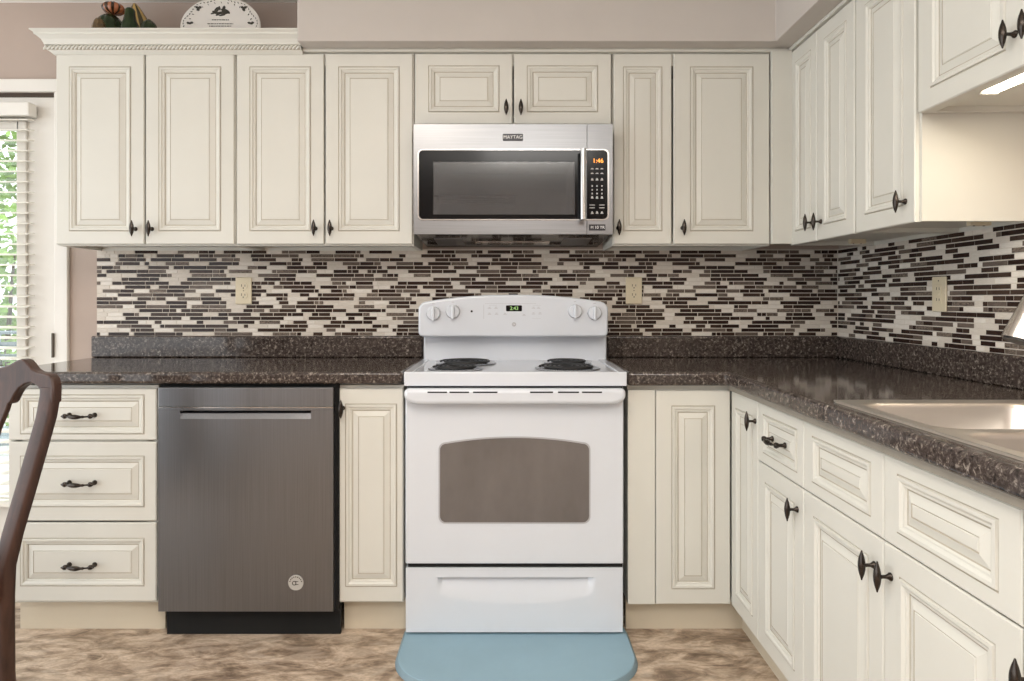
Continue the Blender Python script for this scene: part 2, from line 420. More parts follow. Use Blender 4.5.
# ------------------------------------------------------------------ cabinet fronts and hardware
def panel(w, h, ix, iy, t=.013):
    rs, mis = [], []
    def ring(dx, dz, y): rs.append([(dx, y, dz), (w - dx, y, dz), (w - dx, y, h - dz), (dx, y, h - dz)])
    prof = [(0, t, 0), (0, .003, 0), (.003, 0, 0)]
    for d, y, mi in prof: ring(d, d, y); mis.append(mi)
    k = 1.0
    mould = [(0, 0, 1), (.0028, .0022, 0), (.0045, -.0028, 0), (.011, -.0026, 0), (.0145, .0008, 0), (.017, .0022, 0), (.0205, .0022, 0), (.0235, .0065, 1),
             (.0262, .0072, 0), (.0445, .0012, 1), (.0468, .0024, 0), (.0485, .0008, 0)]
    lim = min(w / 2 - ix, h / 2 - iy) - .004
    if lim < .0485: k = lim / .0485
    for d, y, mi in mould: ring(ix + d * k, iy + d * k, y); mis.append(mi)
    mb = MB(); mis = mis[:-1] + [0]
    # rings() uses mis[k] for the band after ring k and mis[-1] for the end cap
    mb.rings(rs, 0, True, True, mis)
    return mb
def knob_parts(parent, x, z, y=0):
    k = MB()
    k.lathe([(.0, .001), (.0085, .0), (.0085, -.002), (.006, -.005), (.0038, -.010), (.0038, -.018), (.0055, -.022), (.0, -.024)], (x, y, z), 'y', 14)
    n, rs = 14, []
    for i in range(13):
        t = -1 + 2 * i / 12
        r = max(.0016, .0090 * (1 - abs(t) ** 1.9) ** .85)
        rs.append([(x + r * math.cos(2 * PI * j / n), y - .0275 + r * .8 * math.sin(2 * PI * j / n), z + t * .031) for j in range(n)])
    k.rings(rs)
    return k.build('knob', M['bronze'], parent, smooth=50)
def pull_parts(parent, x, z, y=0):
    k = MB(); L = .0435
    for s in (-1, 1):
        k.lathe([(.0, .001), (.0085, 0), (.0085, -.003), (.005, -.006), (.005, -.018), (.0075, -.021), (.0088, -.026), (.0065, -.031), (.0, -.033)], (x + s * L, y, z), 'y', 14)
        k.lathe([(.0006, s * .057), (.004, s * .053), (.0066, s * .0455)][::s], (x, y - .026, z), 'x', 10)
    path, rad = [], []
    for i in range(25):
        t = -1 + 2 * i / 24
        path.append((x + t * L, y - .027 - .004 * (1 - t * t), z - .002 * (1 - t * t)))
        r = .0030
        if -.72 < t < .38: r += .0052 * math.sin(PI * (t + .72) / 1.10) ** .8
        if abs(t - .47) < .07: r = .0048
        rad.append(r)
    k.tube(path, rad, 12)
    return k.build('pull_handle', M['bronze'], parent, smooth=50)
def add_front(t, kind, x0, x1, z0, z1, ix, iy, hw=None, y=0):
    o = panel(x1 - x0, z1 - z0, ix, iy).build(kind, [M['cream'], M['glaze']], t, loc=(x0, y, z0))
    if hw:
        (knob_parts if hw[0] == 'knob' else pull_parts)(o, hw[1] - x0, hw[2] - z0)
    return o
CZ0, CZ1 = .112, .846
def base_carcass(t, w, depth, x0=0, open_top=False, kick=True, kx=0, kx1=None, kd=.058):
    c = MB(); zt = .8655
    p = .018
    b0 = .1135
    c.box(x0, x0 + p, .0135, depth, b0, zt).box(w - p, w, .0135, depth, b0, zt).box(x0 + p, w - p, .0135, depth, b0, b0 + p)
    c.box(x0 + p, w - p, depth - .012, depth, .1135 + p, zt)
    # face frame
    if not open_top: c.box(x0 + p, w - p, .0135, .040, zt - .035, zt)
    c.box(x0 + p, w - p, .0135, .034 if open_top else .040, .645, .69).box(x0 + p, x0 + .04, .0135, .040, .1135 + p, zt - .035).box(w - .04, w - p, .0135, .04, .1135 + p, zt - .035)
    if not open_top: c.box(x0 + p, w - p, .040, depth - .012, zt - .018, zt)
    c.build('carcass', M['cream'], t)
    if kick: MB().box(x0 + kx, kx1 if kx1 is not None else w, kd, kd + .015, 0, .1135).build('toe_kick', M['kick'], t)

# ---- back run, base
xl = ax(8, DB)
t = thing('base_cabinet', 'cream three-drawer base cabinet left of the dishwasher', 'cabinet', (xl, DB, 0))
W = ax(156.6, DB) - xl
pz = lambda py: az(py, DB)
lx = lambda px: ax(px, DB) - xl
base_carcass(t, W, DW - DB - .012, kx=0)
for (ya, yb, iy, hy) in ((388.6, 440.2, .020, 415), (442, 521, .047, 482.5), (522.8, 601.5, .052, 564.5)):
    add_front(t, 'drawer', .001, W - .001, pz(yb), pz(ya), .040, iy, ('pull', lx(82.2), pz(hy)))
# dishwasher
dxa, dxb_, DD = ax(158.3, 2.245), ax(333.2, 2.245), 2.245
t = thing('dishwasher', 'grey stainless steel dishwasher between the drawer stack and the narrow cabinet', 'dishwasher', (dxa, DD, 0))
W = dxb_ - dxa
dz0, dz1 = az(611.5, DD), az(387.6, DD)
zs0, zs1 = az(419, DD), az(410.5, DD); xs0, xs1 = ax(180, DD) - dxa, ax(311, DD) - dxa
zl = az(407.4, DD)
MB().box(.002, W + .0125, .045, .56, .09, dz1 + .012).build('tub_body', M['gap'], t)
dm = MB()
xs, zs = [0, xs0, xs1, W], [dz0, zs0, zs1, zl]
for i in range(3):
    for j in range(3):
        if i == 1 and j == 1: continue
        dm.add([(xs[i], 0, zs[j]), (xs[i + 1], 0, zs[j]), (xs[i + 1], 0, zs[j + 1]), (xs[i], 0, zs[j + 1])], [(0, 1, 2, 3)])
dm.add([(xs0, 0, zs0), (xs1, 0, zs0), (xs1, .010, zs0 + .018), (xs0, .010, zs0 + .018)], [(0, 1, 2, 3)])
dm.add([(xs0, .010, zs0 + .018), (xs1, .010, zs0 + .018), (xs1, .028, zs1), (xs0, .028, zs1)], [(0, 1, 2, 3)])
dm.add([(xs0, 0, zs1), (xs1, 0, zs1), (xs1, .028, zs1), (xs0, .028, zs1)], [(0, 1, 2, 3)])
for xx in (xs0, xs1): dm.add([(xx, 0, zs0), (xx, .010, zs0 + .018), (xx, .028, zs1), (xx, 0, zs1)], [(0, 1, 2, 3)])
dm.add([(0, 0, dz0), (0, .04, dz0), (0, .04, zl), (0, 0, zl)], [(0, 1, 2, 3)]); dm.add([(W, 0, dz0), (W, .04, dz0), (W, .04, zl), (W, 0, zl)], [(0, 1, 2, 3)])
dm.add([(0, 0, dz0), (W, 0, dz0), (W, .04, dz0), (0, .04, dz0)], [(0, 1, 2, 3)]); dm.add([(0, 0, zl), (W, 0, zl), (W, .04, zl), (0, .04, zl)], [(0, 1, 2, 3)])
dm.build('door_panel', M['steel_dw'], t)
MB().box(0, W, 0, .04, zl + .0015, dz1).build('control_strip', M['steel_dw'], t, bevel=.002)
MB().box(0, W, -.0006, .004, zl - .0022, zl + .0018).build('trim_line', M['chrome'], t)
MB().box(ax(167, 2.29) - dxa, W + .0135, .045, .06, 0, .10).build('toe_kick', M['gap'], t)
MB().box(-.001, W + .0125, .022, .05, .09, dz1 + .011).build('surround_gap', M['gap'], t)
bxc, bzc = ax(296, DD) - dxa, az(582.5, DD)
bd = MB().lathe([(0, -.003), (.0255, -.003), (.0262, -.001), (.0262, .001)], (bxc, 0, bzc), 'y', 32).build('round_badge', M['silver'], t)
em = MB()
def arc(mb, c, r, w, a0, a1, y, n=18, d=.0008):
    o1 = [(c[0] + (r + w) * math.cos(a0 + (a1 - a0) * i / n), c[1] + (r + w) * math.sin(a0 + (a1 - a0) * i / n)) for i in range(n + 1)]
    o2 = [(c[0] + r * math.cos(a0 + (a1 - a0) * i / n), c[1] + r * math.sin(a0 + (a1 - a0) * i / n)) for i in range(n + 1)]
    for i in range(n):
        mb.prism([o1[i], o1[i + 1], o2[i + 1], o2[i]], y, y + d)
arc(em, (bxc - .005, bzc - .001), .0050, .0026, .6, 2 * PI - .7, -.0036)
em.box(bxc - .001, bxc + .0095, -.0036, -.003, bzc - .0065, bzc - .0045).box(bxc - .001, bxc + .002, -.0036, -.003, bzc - .0075, bzc + .006)
em.box(bxc - .001, bxc + .009, -.0036, -.003, bzc + .0035, bzc + .0055)
for k in range(9):
    a = .15 + k * .33; arc(em, (bxc, bzc), .0185, .0034, a, a + .19, -.0036, 3)
em.build('emblem', M['ink'], bd)
# narrow cabinet between dishwasher and range
xl = ax(339, DB); W = ax(403.2, DB) - xl
t = thing('base_cabinet', 'narrow cream one-door base cabinet between dishwasher and stove', 'cabinet', (xl, DB, 0))
base_carcass(t, W, DW - DB - .012, kx=.004)
add_front(t, 'door', .001, W - .001, pz(602), pz(388.5), .020, .052, ('knob', ax(341.6, DB) - xl + .004, pz(408)))
# corner cabinet: filler, back door, right-facing door
xl = ax(628, DB)
t = thing('corner_base_cabinet', 'cream corner base cabinet right of the stove with two narrow doors', 'cabinet', (xl, DB, 0))
xc = XB - xl
D1 = dxb(758)
cc = MB()
cc.box(0, .018, .0135, DW - DB - .012, .1135, .8655).box(0, XW - xl - .012, DW - DB - .03, DW - DB - .012, .1135, .8655).box(.018, xc + .0135, .0135, .04, .1135, .13).box(.018, xc + .0135, .0135, .04, .846, .8655)
cc.box(xc + .0135, xc + .04, D1 - DB, .04, .1135, .13).box(xc + .0135, xc + .04, D1 - DB, .04, .846, .8655).box(.018, XW - xl - .012, .04, DW - DB - .03, .1135, .1315)
cc.box(xc + .0135, XW - xl - .012, D1 - DB, D1 - DB + .018, .1135, .8655).box(XW - xl - .03, XW - xl - .012, D1 - DB + .018, DW - DB - .03, .1135, .8655)
cc.build('carcass', M['cream'], t)
MB().box(0, ax(655.4, DB) - xl - .001, .001, .02, CZ0, CZ1 + .004).build('filler_panel', M['cream'], t, bevel=.001)
kk = MB().box(.003, xc + .073, .058, .073, 0, .1135).box(xc + .058, xc + .073, D1 - DB, .058, 0, .1135); kk.build('toe_kick', M['kick'], t)
add_front(t, 'door', ax(656, DB) - xl, xc - .002, CZ0, CZ1 + .002, .053, .052)
o = panel(DB - .002 - D1 - .002, CZ1 - CZ0 + .002, .042, .052).build('door', [M['cream'], M['glaze']], t, loc=(xc, -.002, CZ0)); o.rotation_euler = (0, 0, -PI / 2)
knob_parts(o, (DB - .002) - dxb(755.5), .783 - CZ0)
# ---- right run, base
def rcab(name, label, Da, Db, cat='cabinet'):
    return thing(name, label, cat, (XB, Da, 0), -PI / 2), (Da - Db)
SPL = .667
Da, Db = D1, dxb(803.6)
t, W = rcab('base_cabinet', 'cream base cabinet of one small drawer over one door, next to the right corner', Da, Db)
base_carcass(t, W, XW - XB - .012)
add_front(t, 'drawer', .0015, W - .0015, SPL + .0015, CZ1, .036, .030, ('pull', W / 2, .756))
add_front(t, 'door', .0015, W - .0015, CZ0, SPL - .0015, .052, .050, ('knob', Da - dxb(797.5), .603))
Da, Db = Db, .988
t, W = rcab('sink_base_cabinet', 'cream sink base cabinet with two false drawer fronts over a pair of doors', Da, Db)
base_carcass(t, W, XW - XB - .012, open_top=True)
hw_ = W / 2
for a, b_ in ((.0015, hw_ - .0015), (hw_ + .0015, W - .0015)):
    o = add_front(t, 'false_drawer_front', a, b_, SPL + .0015, CZ1, .045, .030)
add_front(t, 'door', .0015, hw_ - .0015, CZ0, SPL - .0015, .052, .050, ('knob', hw_ - .032, .603))
add_front(t, 'door', hw_ + .0015, W - .0015, CZ0, SPL - .0015, .052, .050, ('knob', hw_ + .026, .603))
t, W = rcab('base_cabinet', 'cream base cabinet nearest the camera at right edge, its dark knob just showing', Db, .53)
base_carcass(t, W, XW - XB - .012)
add_front(t, 'drawer', .0015, W - .0015, SPL + .0015, CZ1, .045, .030, ('pull', W / 2, .756))
add_front(t, 'door', .0015, W - .0015, CZ0, SPL - .0015, .052, .050, ('knob', .022, .603))

# ------------------------------------------------------------------ countertops
CT0, CT1 = .873, .914
CF = 2.243
def slab_cells(xs, ys, inside, z0, z1):
    mb = MB(); idx = {}
    def vid(i, j, k):
        if (i, j, k) not in idx: idx[(i, j, k)] = len(mb.v); mb.v.append((xs[i], ys[j], (z0, z1)[k]))
        return idx[(i, j, k)]
    cell = {(i, j) for i in range(len(xs) - 1) for j in range(len(ys) - 1) if inside((xs[i] + xs[i + 1]) / 2, (ys[j] + ys[j + 1]) / 2)}
    for i, j in cell:
        mb.f.append((vid(i, j, 1), vid(i + 1, j, 1), vid(i + 1, j + 1, 1), vid(i, j + 1, 1))); mb.m.append(0)
        mb.f.append((vid(i, j, 0), vid(i, j + 1, 0), vid(i + 1, j + 1, 0), vid(i + 1, j, 0))); mb.m.append(0)
        for (di, dj, a, b_) in ((-1, 0, (i, j + 1), (i, j)), (1, 0, (i + 1, j), (i + 1, j + 1)), (0, -1, (i, j), (i + 1, j)), (0, 1, (i + 1, j + 1), (i, j + 1))):
            if (i + di, j + dj) not in cell:
                mb.f.append((vid(*a, 0), vid(*b_, 0), vid(*b_, 1), vid(*a, 1))); mb.m.append(0)
    return mb
cl0, cl1 = -1.775, ax(404, 2.25) - .004
t = thing('countertop', 'dark speckled laminate countertop left of the stove, over the dishwasher', 'countertop', (cl0, CF, CT1))
rel(slab_cells([cl0, cl1], [CF, DW - .001], lambda x, y: True, CT0, CT1), t).build('worktop', M['laminate'], t, bevel=.011, seg=4, smooth=40)
rel(MB().box(cl0 - .0, ax(422.5, DW - .03), DW - .03, DW - .010, CT1, LZ), t).build('backsplash_lip', M['laminate'], t, bevel=.006, seg=3, smooth=40)
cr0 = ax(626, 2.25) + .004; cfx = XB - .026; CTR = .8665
SX0, SX1, SD0, SD1 = .782, 1.315, .975, 1.592      # sink outer rim
hx0, hx1, hy0, hy1 = SX0 + .018, SX1 - .018, SD0 + .018, SD1 - .018
t = thing('countertop', 'dark speckled laminate L-shaped countertop right of the stove, holding the sink', 'countertop', (cr0, CF, CT1))
xs = [cr0, cfx, hx0, hx1, XW - .001]; ys = [.50, hy0, hy1, CF, DW - .001]
def inside(x, y):
    if hx0 < x < hx1 and hy0 < y < hy1: return False
    return y > CF or x > cfx
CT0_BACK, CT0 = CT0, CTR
rel(slab_cells(xs, ys, inside, CT0, CT1), t).build('worktop', M['laminate'], t, bevel=.011, seg=4, smooth=40)
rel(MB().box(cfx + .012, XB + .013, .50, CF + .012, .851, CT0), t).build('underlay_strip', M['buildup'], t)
lp = MB(); lp.box(ax(607.5, DW - .03), XW - .010, DW - .03, DW - .010, CT1, LZ)
lp.box(XW - .03, XW - .010, .50, DW - .03, CT1, LZ)
rel(lp, t).build('backsplash_lip', M['laminate'], t, bevel=.006, seg=3, smooth=40)
# sink
t = thing('kitchen_sink', 'stainless steel double bowl sink set into the right countertop', 'sink', ((SX0 + SX1) / 2, (SD0 + SD1) / 2, CT1))
rz = CT1 + .005
b1 = (SX0 + .024, SX1 - .10, SD0 + .03, 1.195); b2 = (SX0 + .024, SX1 - .10, 1.222, SD1 - .05)
xs = [SX0 + .004, b1[0], b1[1], SX1 - .004]; ys = [SD0 + .004, b1[2], b1[3], b2[2], b2[3], SD1 - .004]
sk = MB()
def rring(x0, x1, y0, y1, r, z, n=6): return [(x, y, z) for x, y in rrect(x0, x1, y0, y1, max(r, .0005), n)]
sk = slab_cells(xs, ys, lambda x, y: not any(q[0] < x < q[1] and q[2] < y < q[3] for q in (b1, b2)), CT1 + .001, rz)
outer = [rring(SX0 + .006, SX1 - .006, SD0 + .006, SD1 - .006, .02, rz), rring(SX0, SX1, SD0, SD1, .025, CT1 + .0005)]
sk.rings(outer, 0, False, False)
sko = rel(sk, t).build('rim', M['steel_sink'], t, smooth=40)
for q in (b1, b2):
    rr = [rring(*q, .0005, rz)]
    for dz, ins, r in ((.0006, .002, .05), (-.004, .006, .055), (-.012, .010, .058), (-.15, .022, .06), (-.172, .035, .06), (-.18, .06, .05)):
        rr.append(rring(q[0] + ins, q[1] - ins, q[2] + ins, q[3] - ins, r, rz + dz))
    o = rel(MB().rings(rr, 0, False, True), t).build('bowl', M['steel_sink'], t, smooth=50)
    c = ((q[0] + q[1]) / 2, (q[2] + q[3]) / 2, rz - .1795)
    rel(MB().lathe([(0, .001), (.03, .001), (.042, .003), (.045, .001), (.045, -.0)], c, n=28), t).build('drain', M['chrome'], t, smooth=40)
# faucet
fy = 1.235
t = thing('faucet', 'brushed nickel faucet with a flared spray head over the sink, at right edge', 'faucet', (1.265, fy, rz))
MB().lathe([(0, 0), (.03, 0), (.03, .006), (.024, .012), (.0135, .05), (.0135, .11), (.018, .125), (0, .13)], n=24).build('body', M['nickel'], t, smooth=40)
sp = [(0, 0, .10), (0, 0, .22), (-.03, 0, .30), (-.09, 0, .345), (-.17, 0, .35), (-.225, 0, .335), (-.255, 0, .295)]
MB().tube(sp, [.016, .015, .0145, .014, .014, .014, .0145], 16).build('spout', M['nickel'], t, smooth=60)
tipx, tipz = ax(1020, fy) - 1.265, az(341, fy) - rz
d = Vector((tipx + .255, 0, tipz - .295)); 
hp = [Vector((-.255, 0, .295)) + d * k for k in (0, .06, .1, .3, .6, .9, 1.0)]
MB().tube([tuple(p) for p in hp], [.0145, .016, .0165, .018, .023, .0295, .0300], 20, up=(0, 1, 0)).build('spray_head', M['nickel'], t, smooth=50)
tt = hp[-1]; dn = d.normalized()
MB().tube([tuple(tt - dn * .002), tuple(tt + dn * .003)], .027, 20, up=(0, 1, 0)).build('nozzle', M['black'], t)
MB().tube([(0, .02, .09), (0, .045, .10), (.01, .075, .125)], [.009, .008, .006], 10).build('lever', M['nickel'], t, smooth=60)

# ------------------------------------------------------------------ wall cabinets
UZ0, UZ1 = 1.371, 2.120
def wall_carcass(t, w, depth, z0, z1, rail=True):
    p, c = .018, MB()
    c.box(0, p, .0135, depth, z0, z1).box(w - p, w, .0135, depth, z0, z1).box(p, w - p, .0135, depth, z1 - p, z1)
    c.box(p, w - p, .0135, depth - .001, z0 + .014, z0 + .014 + p).box(p, w - p, depth - .01, depth, z0, z1 - p)
    c.box(p, w - p, .0135, .040, z0, z0 + .04).box(p, w - p, .0135, .04, z1 - .05, z1 - p)
    c.box(p, .045, .0135, .04, z0 + .04, z1 - .05).box(w - .045, w - p, .0135, .04, z0 + .04, z1 - .05)
    c.build('carcass', M['cream'], t)
UD = DW - DU - .002
uz = lambda py: az(py, DU)
ux = lambda px: ax(px, DU)
dt, db = uz(53.6), uz(244.2)
def upper(label, pa, pb, doors):
    xl = ux(pa); t = thing('wall_cabinet', label, 'cabinet', (xl, DU, 0), 0, None); W = ux(pb) - xl
    wall_carcass(t, W, UD, UZ0, SZ - .012)
    for (a, b_, hx, hy, ix, iy) in doors:
        add_front(t, 'door', ux(a) - xl, ux(b_) - xl, db, dt, ix, iy, ('knob', ux(hx) - xl, uz(hy)))
    return t
upper('cream two-door wall cabinet at the far left, below the green gourds', 55.5, 235.0, [(56, 144, 135.5, 229, .050, .050), (145.6, 234, 152, 229, .050, .050)])
upper('cream two-door wall cabinet directly left of the microwave', 235.4, 413.6, [(236.6, 323.8, 315.5, 228.5, .050, .050), (325.4, 412.6, 331.5, 228.5, .050, .050)])
xl = ux(414.2); t = thing('wall_cabinet', 'short cream two-door wall cabinet above the microwave', 'cabinet', (xl, DU, 0)); W = ux(612) - xl
zz0 = uz(124.2)
wall_carcass(t, W, UD, zz0 - .004, SZ - .012)
add_front(t, 'door', ux(415.4) - xl, ux(512.4) - xl, zz0, dt, .050, .046, ('knob', ux(506.2) - xl, uz(109)))
add_front(t, 'door', ux(514) - xl, ux(611) - xl, zz0, dt, .050, .046, ('knob', ux(520.8) - xl, uz(109)))
xl = ux(613)
t = upper('cream wall cabinet right of the microwave with a narrow and a wide door', 613, 771, [(613.8, 671.6, 618.2, 228, .036, .050), (673.6, 769.8, 682.5, 228, .064, .050)])
# corner filler belongs to the corner cabinet on the right wall
DC = DU
def upper_r(label, Da, Db, z0, doors, name='wall_cabinet', z1=None, filler=False):
    t = thing(name, label, 'cabinet', (XU, Da, 0), -PI / 2); W = Da - Db
    wall_carcass(t, W, XW - XU - .002, z0, SZ - .012)
    for (a, b_, hx, hz, ix) in doors:
        add_front(t, 'door', Da - a, Da - b_, z0 - .001, dt, ix, .050, ('knob', Da - hx, hz))
    return t
t = upper_r('cream two-door corner wall cabinet, its two knobs side by side', DC, dxu(854.8), UZ0, [(DC - .003, dxu(816.3), dxu(812.6), 1.438, .042), (dxu(817), dxu(854.2), dxu(821.2), 1.434, .048)], 'corner_wall_cabinet')
fx0, fx1 = ux(770.3), XU + .001
MB().box(0, .02, fx0 - XU, 0, db, SZ - .012).build('filler_panel', M['cream'], t, bevel=.001)   # local y runs along world +x
t = upper_r('tall cream one-door wall cabinet on the right, beside the shorter one', dxu(855), dxu(917.0), UZ0, [(dxu(855.6), dxu(914.8), dxu(905.5), 1.431, .052)])
SU = dxu(917.4)
t = upper_r('short cream two-door wall cabinet over the sink with a lit underside', SU, 1.035, 1.660, [(SU - .002, 1.404, 1.43, 1.735, .052), (1.400, 1.038, 1.377, 1.735, .052)])
# little joint blocks under the corner cabinets
for i, (x, y) in enumerate(((1.30, 2.45), (1.33, 1.86))):
    o = MB().box(-.028, .028, -.01, .01, -.016, 0).lathe([(.003, -.0175), (.003, -.015)], (-.014, 0, 0), n=8, mi=1).lathe([(.003, -.0175), (.003, -.015)], (.014, 0, 0), n=8, mi=1).build('joint_block', [M['almond'], M['almond_dark']], loc=(x, y, UZ0 + .0135))
    o.rotation_euler = (0, 0, PI / 2 * 0)
    tag(o, ['small almond screw block under the corner wall cabinet', 'small almond screw block under the tall right wall cabinet'][i], 'bracket')
# under-cabinet lamp
t = thing('under_cabinet_light', 'slim lit strip lamp under the short cabinet over the sink', 'light', (1.168, 1.37, 1.674))
MB().box(-.022, .022, -.235, .235, -.004, 0).box(-.020, .020, -.235, -.225, -.017, -.004).box(-.020, .020, .225, .235, -.017, -.004).build('housing', M['white_trim'], t)
MB().box(-.016, .016, -.224, .224, -.016, -.0042).build('diffuser', M['lamp'], t, bevel=.003)
# crown moulding with rope
p = .0607
cz = uz(55)
prof = [(.0, 0), (.004, 0), (.010, .006), (.017, .013), (.017, .030), (.027, .0315), (.028, .037), (.034, .050), (.045, .060), (.050, .063), (.051, .070), (p, .076), (p, .0805), (.0, .0805)]
xL, xR = ux(55.5), SXL - .001
t = thing('crown_moulding', 'cream crown moulding with rope detail on top of the left wall cabinets', 'moulding', (xL, DU, cz))
rs = []
for o_, z in prof: pass
ringA = [(xR, DU - a, cz + z) for a, z in prof]; ringB = [(xL - a, DU - a, cz + z) for a, z in prof]; ringC = [(xL - a, DW - .001, cz + z) for a, z in prof]
cm_ = MB().rings([ringA, ringB, ringC])
rel(cm_, t).build('crown', M['cream'], t, bevel=0)
rp = MB()
def bead(mb, c, axis):
    n, rs = 6, []
    d = Vector((axis[0] * .8, axis[1] * .8, .75)).normalized()
    path = [Vector(c) + d * (.0125 * k) for k in (-1, -.6, 0, .6, 1)]
    mb.tube([tuple(q) for q in path], [.0012, .0044, .0054, .0044, .0012], n)
x = xL - .024
rp.box(xL - .0182, xR, DU - .0182, DU - .016, cz + .0135, cz + .0295, 1).box(xL - .0182, xL - .016, DU - .0182, DW - .001, cz + .0135, cz + .0295, 1)
while x < xR + .02:
    bead(rp, (x, DU - .0205, cz + .0222), (1, 0)); x += .0150
y = DU - .02
while y < DW: bead(rp, (xL - .0205, y, cz + .0222), (0, -1)); y += .0150
rp.v = [q if q[0] < xR - .0 else (xR, q[1], q[2]) for q in rp.v]
rel(rp, t).build('rope_moulding', [M['cream'], M['glaze']], t, smooth=60)
# slim moulding under the soffit
sm = MB(); e = .008
sm.box(xR + .002, XU - e, DU - e, DU + .02, SZ - .013, SZ).box(XU - e, XU + .02, 1.035, DU + .02, SZ - .013, SZ)
struct(sm.build('trim_2', M['cream'], bevel=.003))

# ------------------------------------------------------------------ range
RX, RW = .0285, .7545
RD = 2.25
x0, x1 = RX - RW / 2, RX + RW / 2
t = thing('electric_range', 'white freestanding electric coil stove between the two countertops', 'stove', (RX, RD, 0))
L = lambda px, D=RD: ax(px, D) - RX
Z = lambda py, D=RD: az(py, D)
h2 = RW / 2 - .004
MB().box(-h2, h2, .03, .56, .03, .86).build('body', M['enamel'], t, bevel=.004)
for sx in (-1, 1):
    for yy in (.26, .5): MB().lathe([(0, 0), (.018, 0), (.018, .012), (.01, .014), (.01, .032), (0, .032)], (sx * .32, yy, 0), n=12).build('foot', M['black'], t)
# cooktop: raised rim with shallow dish
ct = MB(); y0, y1 = -.018, .48; zt = .9155
ct.box(-RW / 2, RW / 2, y0, y1, Z(386.2, 2.232), zt - .004)
ct.box(-RW / 2, -RW / 2 + .03, y0, y1, zt - .006, zt).box(RW / 2 - .03, RW / 2, y0, y1, zt - .006, zt).box(-RW / 2 + .029, RW / 2 - .029, y0, y0 + .03, zt - .006, zt)
ct.build('cooktop', M['enamel'], t, bevel=.004, seg=3, smooth=40)
def coil(mb, c, r):
    path = []; turns = 4.5 if r > .085 else 3.5; n = int(turns * 36)
    for i in range(n + 1):
        a = 2 * PI * turns * i / n; rr = .022 + (r - .022) * i / n
        path.append((c[0] + rr * math.cos(a), c[1] + rr * math.sin(a), c[2]))
    mb.tube(path, .0052, 8, flat=.8)
for (bx, by, r) in ((-.212, .105, .078), (-.188, .318, .098), (.188, .122, .098), (.208, .335, .075)):
    b_ = MB().lathe([(0, .0005), (r - .01, .0005), (r + .004, .004), (r + .013, .006), (r + .020, .0035), (r + .0135, .001), (r + .0135, 0)], (bx, by, zt - .004), n=40).build('drip_pan', M['pan'], t, smooth=40)
    k = MB(); coil(k, (bx, by, zt + .0055), r)
    for a in (PI / 2, PI / 2 + 2 * PI / 3, PI / 2 + 4 * PI / 3):
        k.tube([(bx, by, zt + .0005), (bx + r * math.cos(a), by + r * math.sin(a), zt + .0005)], .002, 6)
    k.build('burner_coil', M['coil'], t, smooth=60)
# back riser and console
MB().box(L(423.5, 2.71), L(606.8, 2.71), .465, .565, .86, 1.02).build('back_riser', M['enamel'], t, bevel=.006, seg=3, smooth=40)
KD = 2.64
ca0, ca1 = L(418.2, KD), L(608.3, KD); kz0, kz1 = Z(336.8, KD), Z(294.6, KD)
pts = []
n = 24; rad = .034; zs_ = Z(301.5, KD)
pts += [(ca1 - .02 + .02 * math.cos(a), kz0 + .02 + .02 * math.sin(a)) for a in [-PI / 2 + PI / 2 * i / 6 for i in range(7)]]
pts += [(ca1 + .0 - rad * (1 - math.cos(a)), zs_ - rad + rad * math.sin(a)) for a in [PI / 2 * i / 8 * .86 for i in range(9)]]
xe = pts[-1][0]; ze = pts[-1][1]; mid = (ca0 + ca1) / 2
for i in range(1, n):
    u = 1 - 2 * i / n
    pts.append((mid + (xe - mid) * u, ze + (kz1 - ze) * (1 - abs(u) ** 2.2)))
m_ = [(2 * mid - x, z) for x, z in pts[:16]][::-1]
pts += m_
co = MB().prism(pts, KD - RD, .565).build('console', M['enamel'], t, bevel=.009, seg=4, smooth=40)
fy_ = KD - RD
KX = lambda px: ax(px, KD) - RX
KZ = lambda py: az(py, KD)
for px, py in ((433.5, 313.3), (453, 311.6), (575, 311.2), (594.5, 313)):
    kb = MB().lathe([(.033, 0.001), (.033, -.001), (.031, -.0018), (0, -.0018)], (KX(px), fy_, KZ(py)), 'y', 32)
    kr = MB().lathe([(.0275, -.001), (.0265, -.010), (.024, -.014), (0, -.0145)], (KX(px), fy_, KZ(py)), 'y', 32).build('control_knob', M['enamel'], t, smooth=40)
    MB().box(KX(px) - .006, KX(px) + .006, fy_ - .026, fy_ - .012, KZ(py) - .029, KZ(py) + .027).build('grip', M['enamel'], kr, bevel=.004)
    rg = MB(); arc(rg, (KX(px), KZ(py)), .0275, .0016, PI * .98, 2.28 * PI, fy_ - .0006, 24, .0006)
    rg.box(KX(px) - .005, KX(px) + .005, fy_ - .0005, fy_ + .001, KZ(py) + .037, KZ(py) + .039)
    rg.build('dial_mark', M['enamel_grey'], kr)
MB().prism(rrect(KX(506), KX(522), KZ(311.3), KZ(305.3), .004), fy_ - .0008, fy_ + .002).build('display', M['blackglass'], co)
text_mesh('2:43', .020, 'display_digits', M['green_led'], co, (KX(514.2), fy_ - .0012, KZ(308.4)))
pm = MB()
def frame(mb, x0, x1, z0, z1, w, y):
    mb.box(x0, x1, y, y + .001, z1 - w, z1).box(x0, x1, y, y + .001, z0, z0 + w).box(x0, x0 + w, y, y + .001, z0, z1).box(x1 - w, x1, y, y + .001, z0, z1)
pm.box(KX(485), KX(536), fy_ - .0004, fy_ + .001, KZ(303.4) - .0008, KZ(303.4)).box(KX(483.6), KX(483.9), fy_ - .0004, fy_ + .001, KZ(319), KZ(304.6))
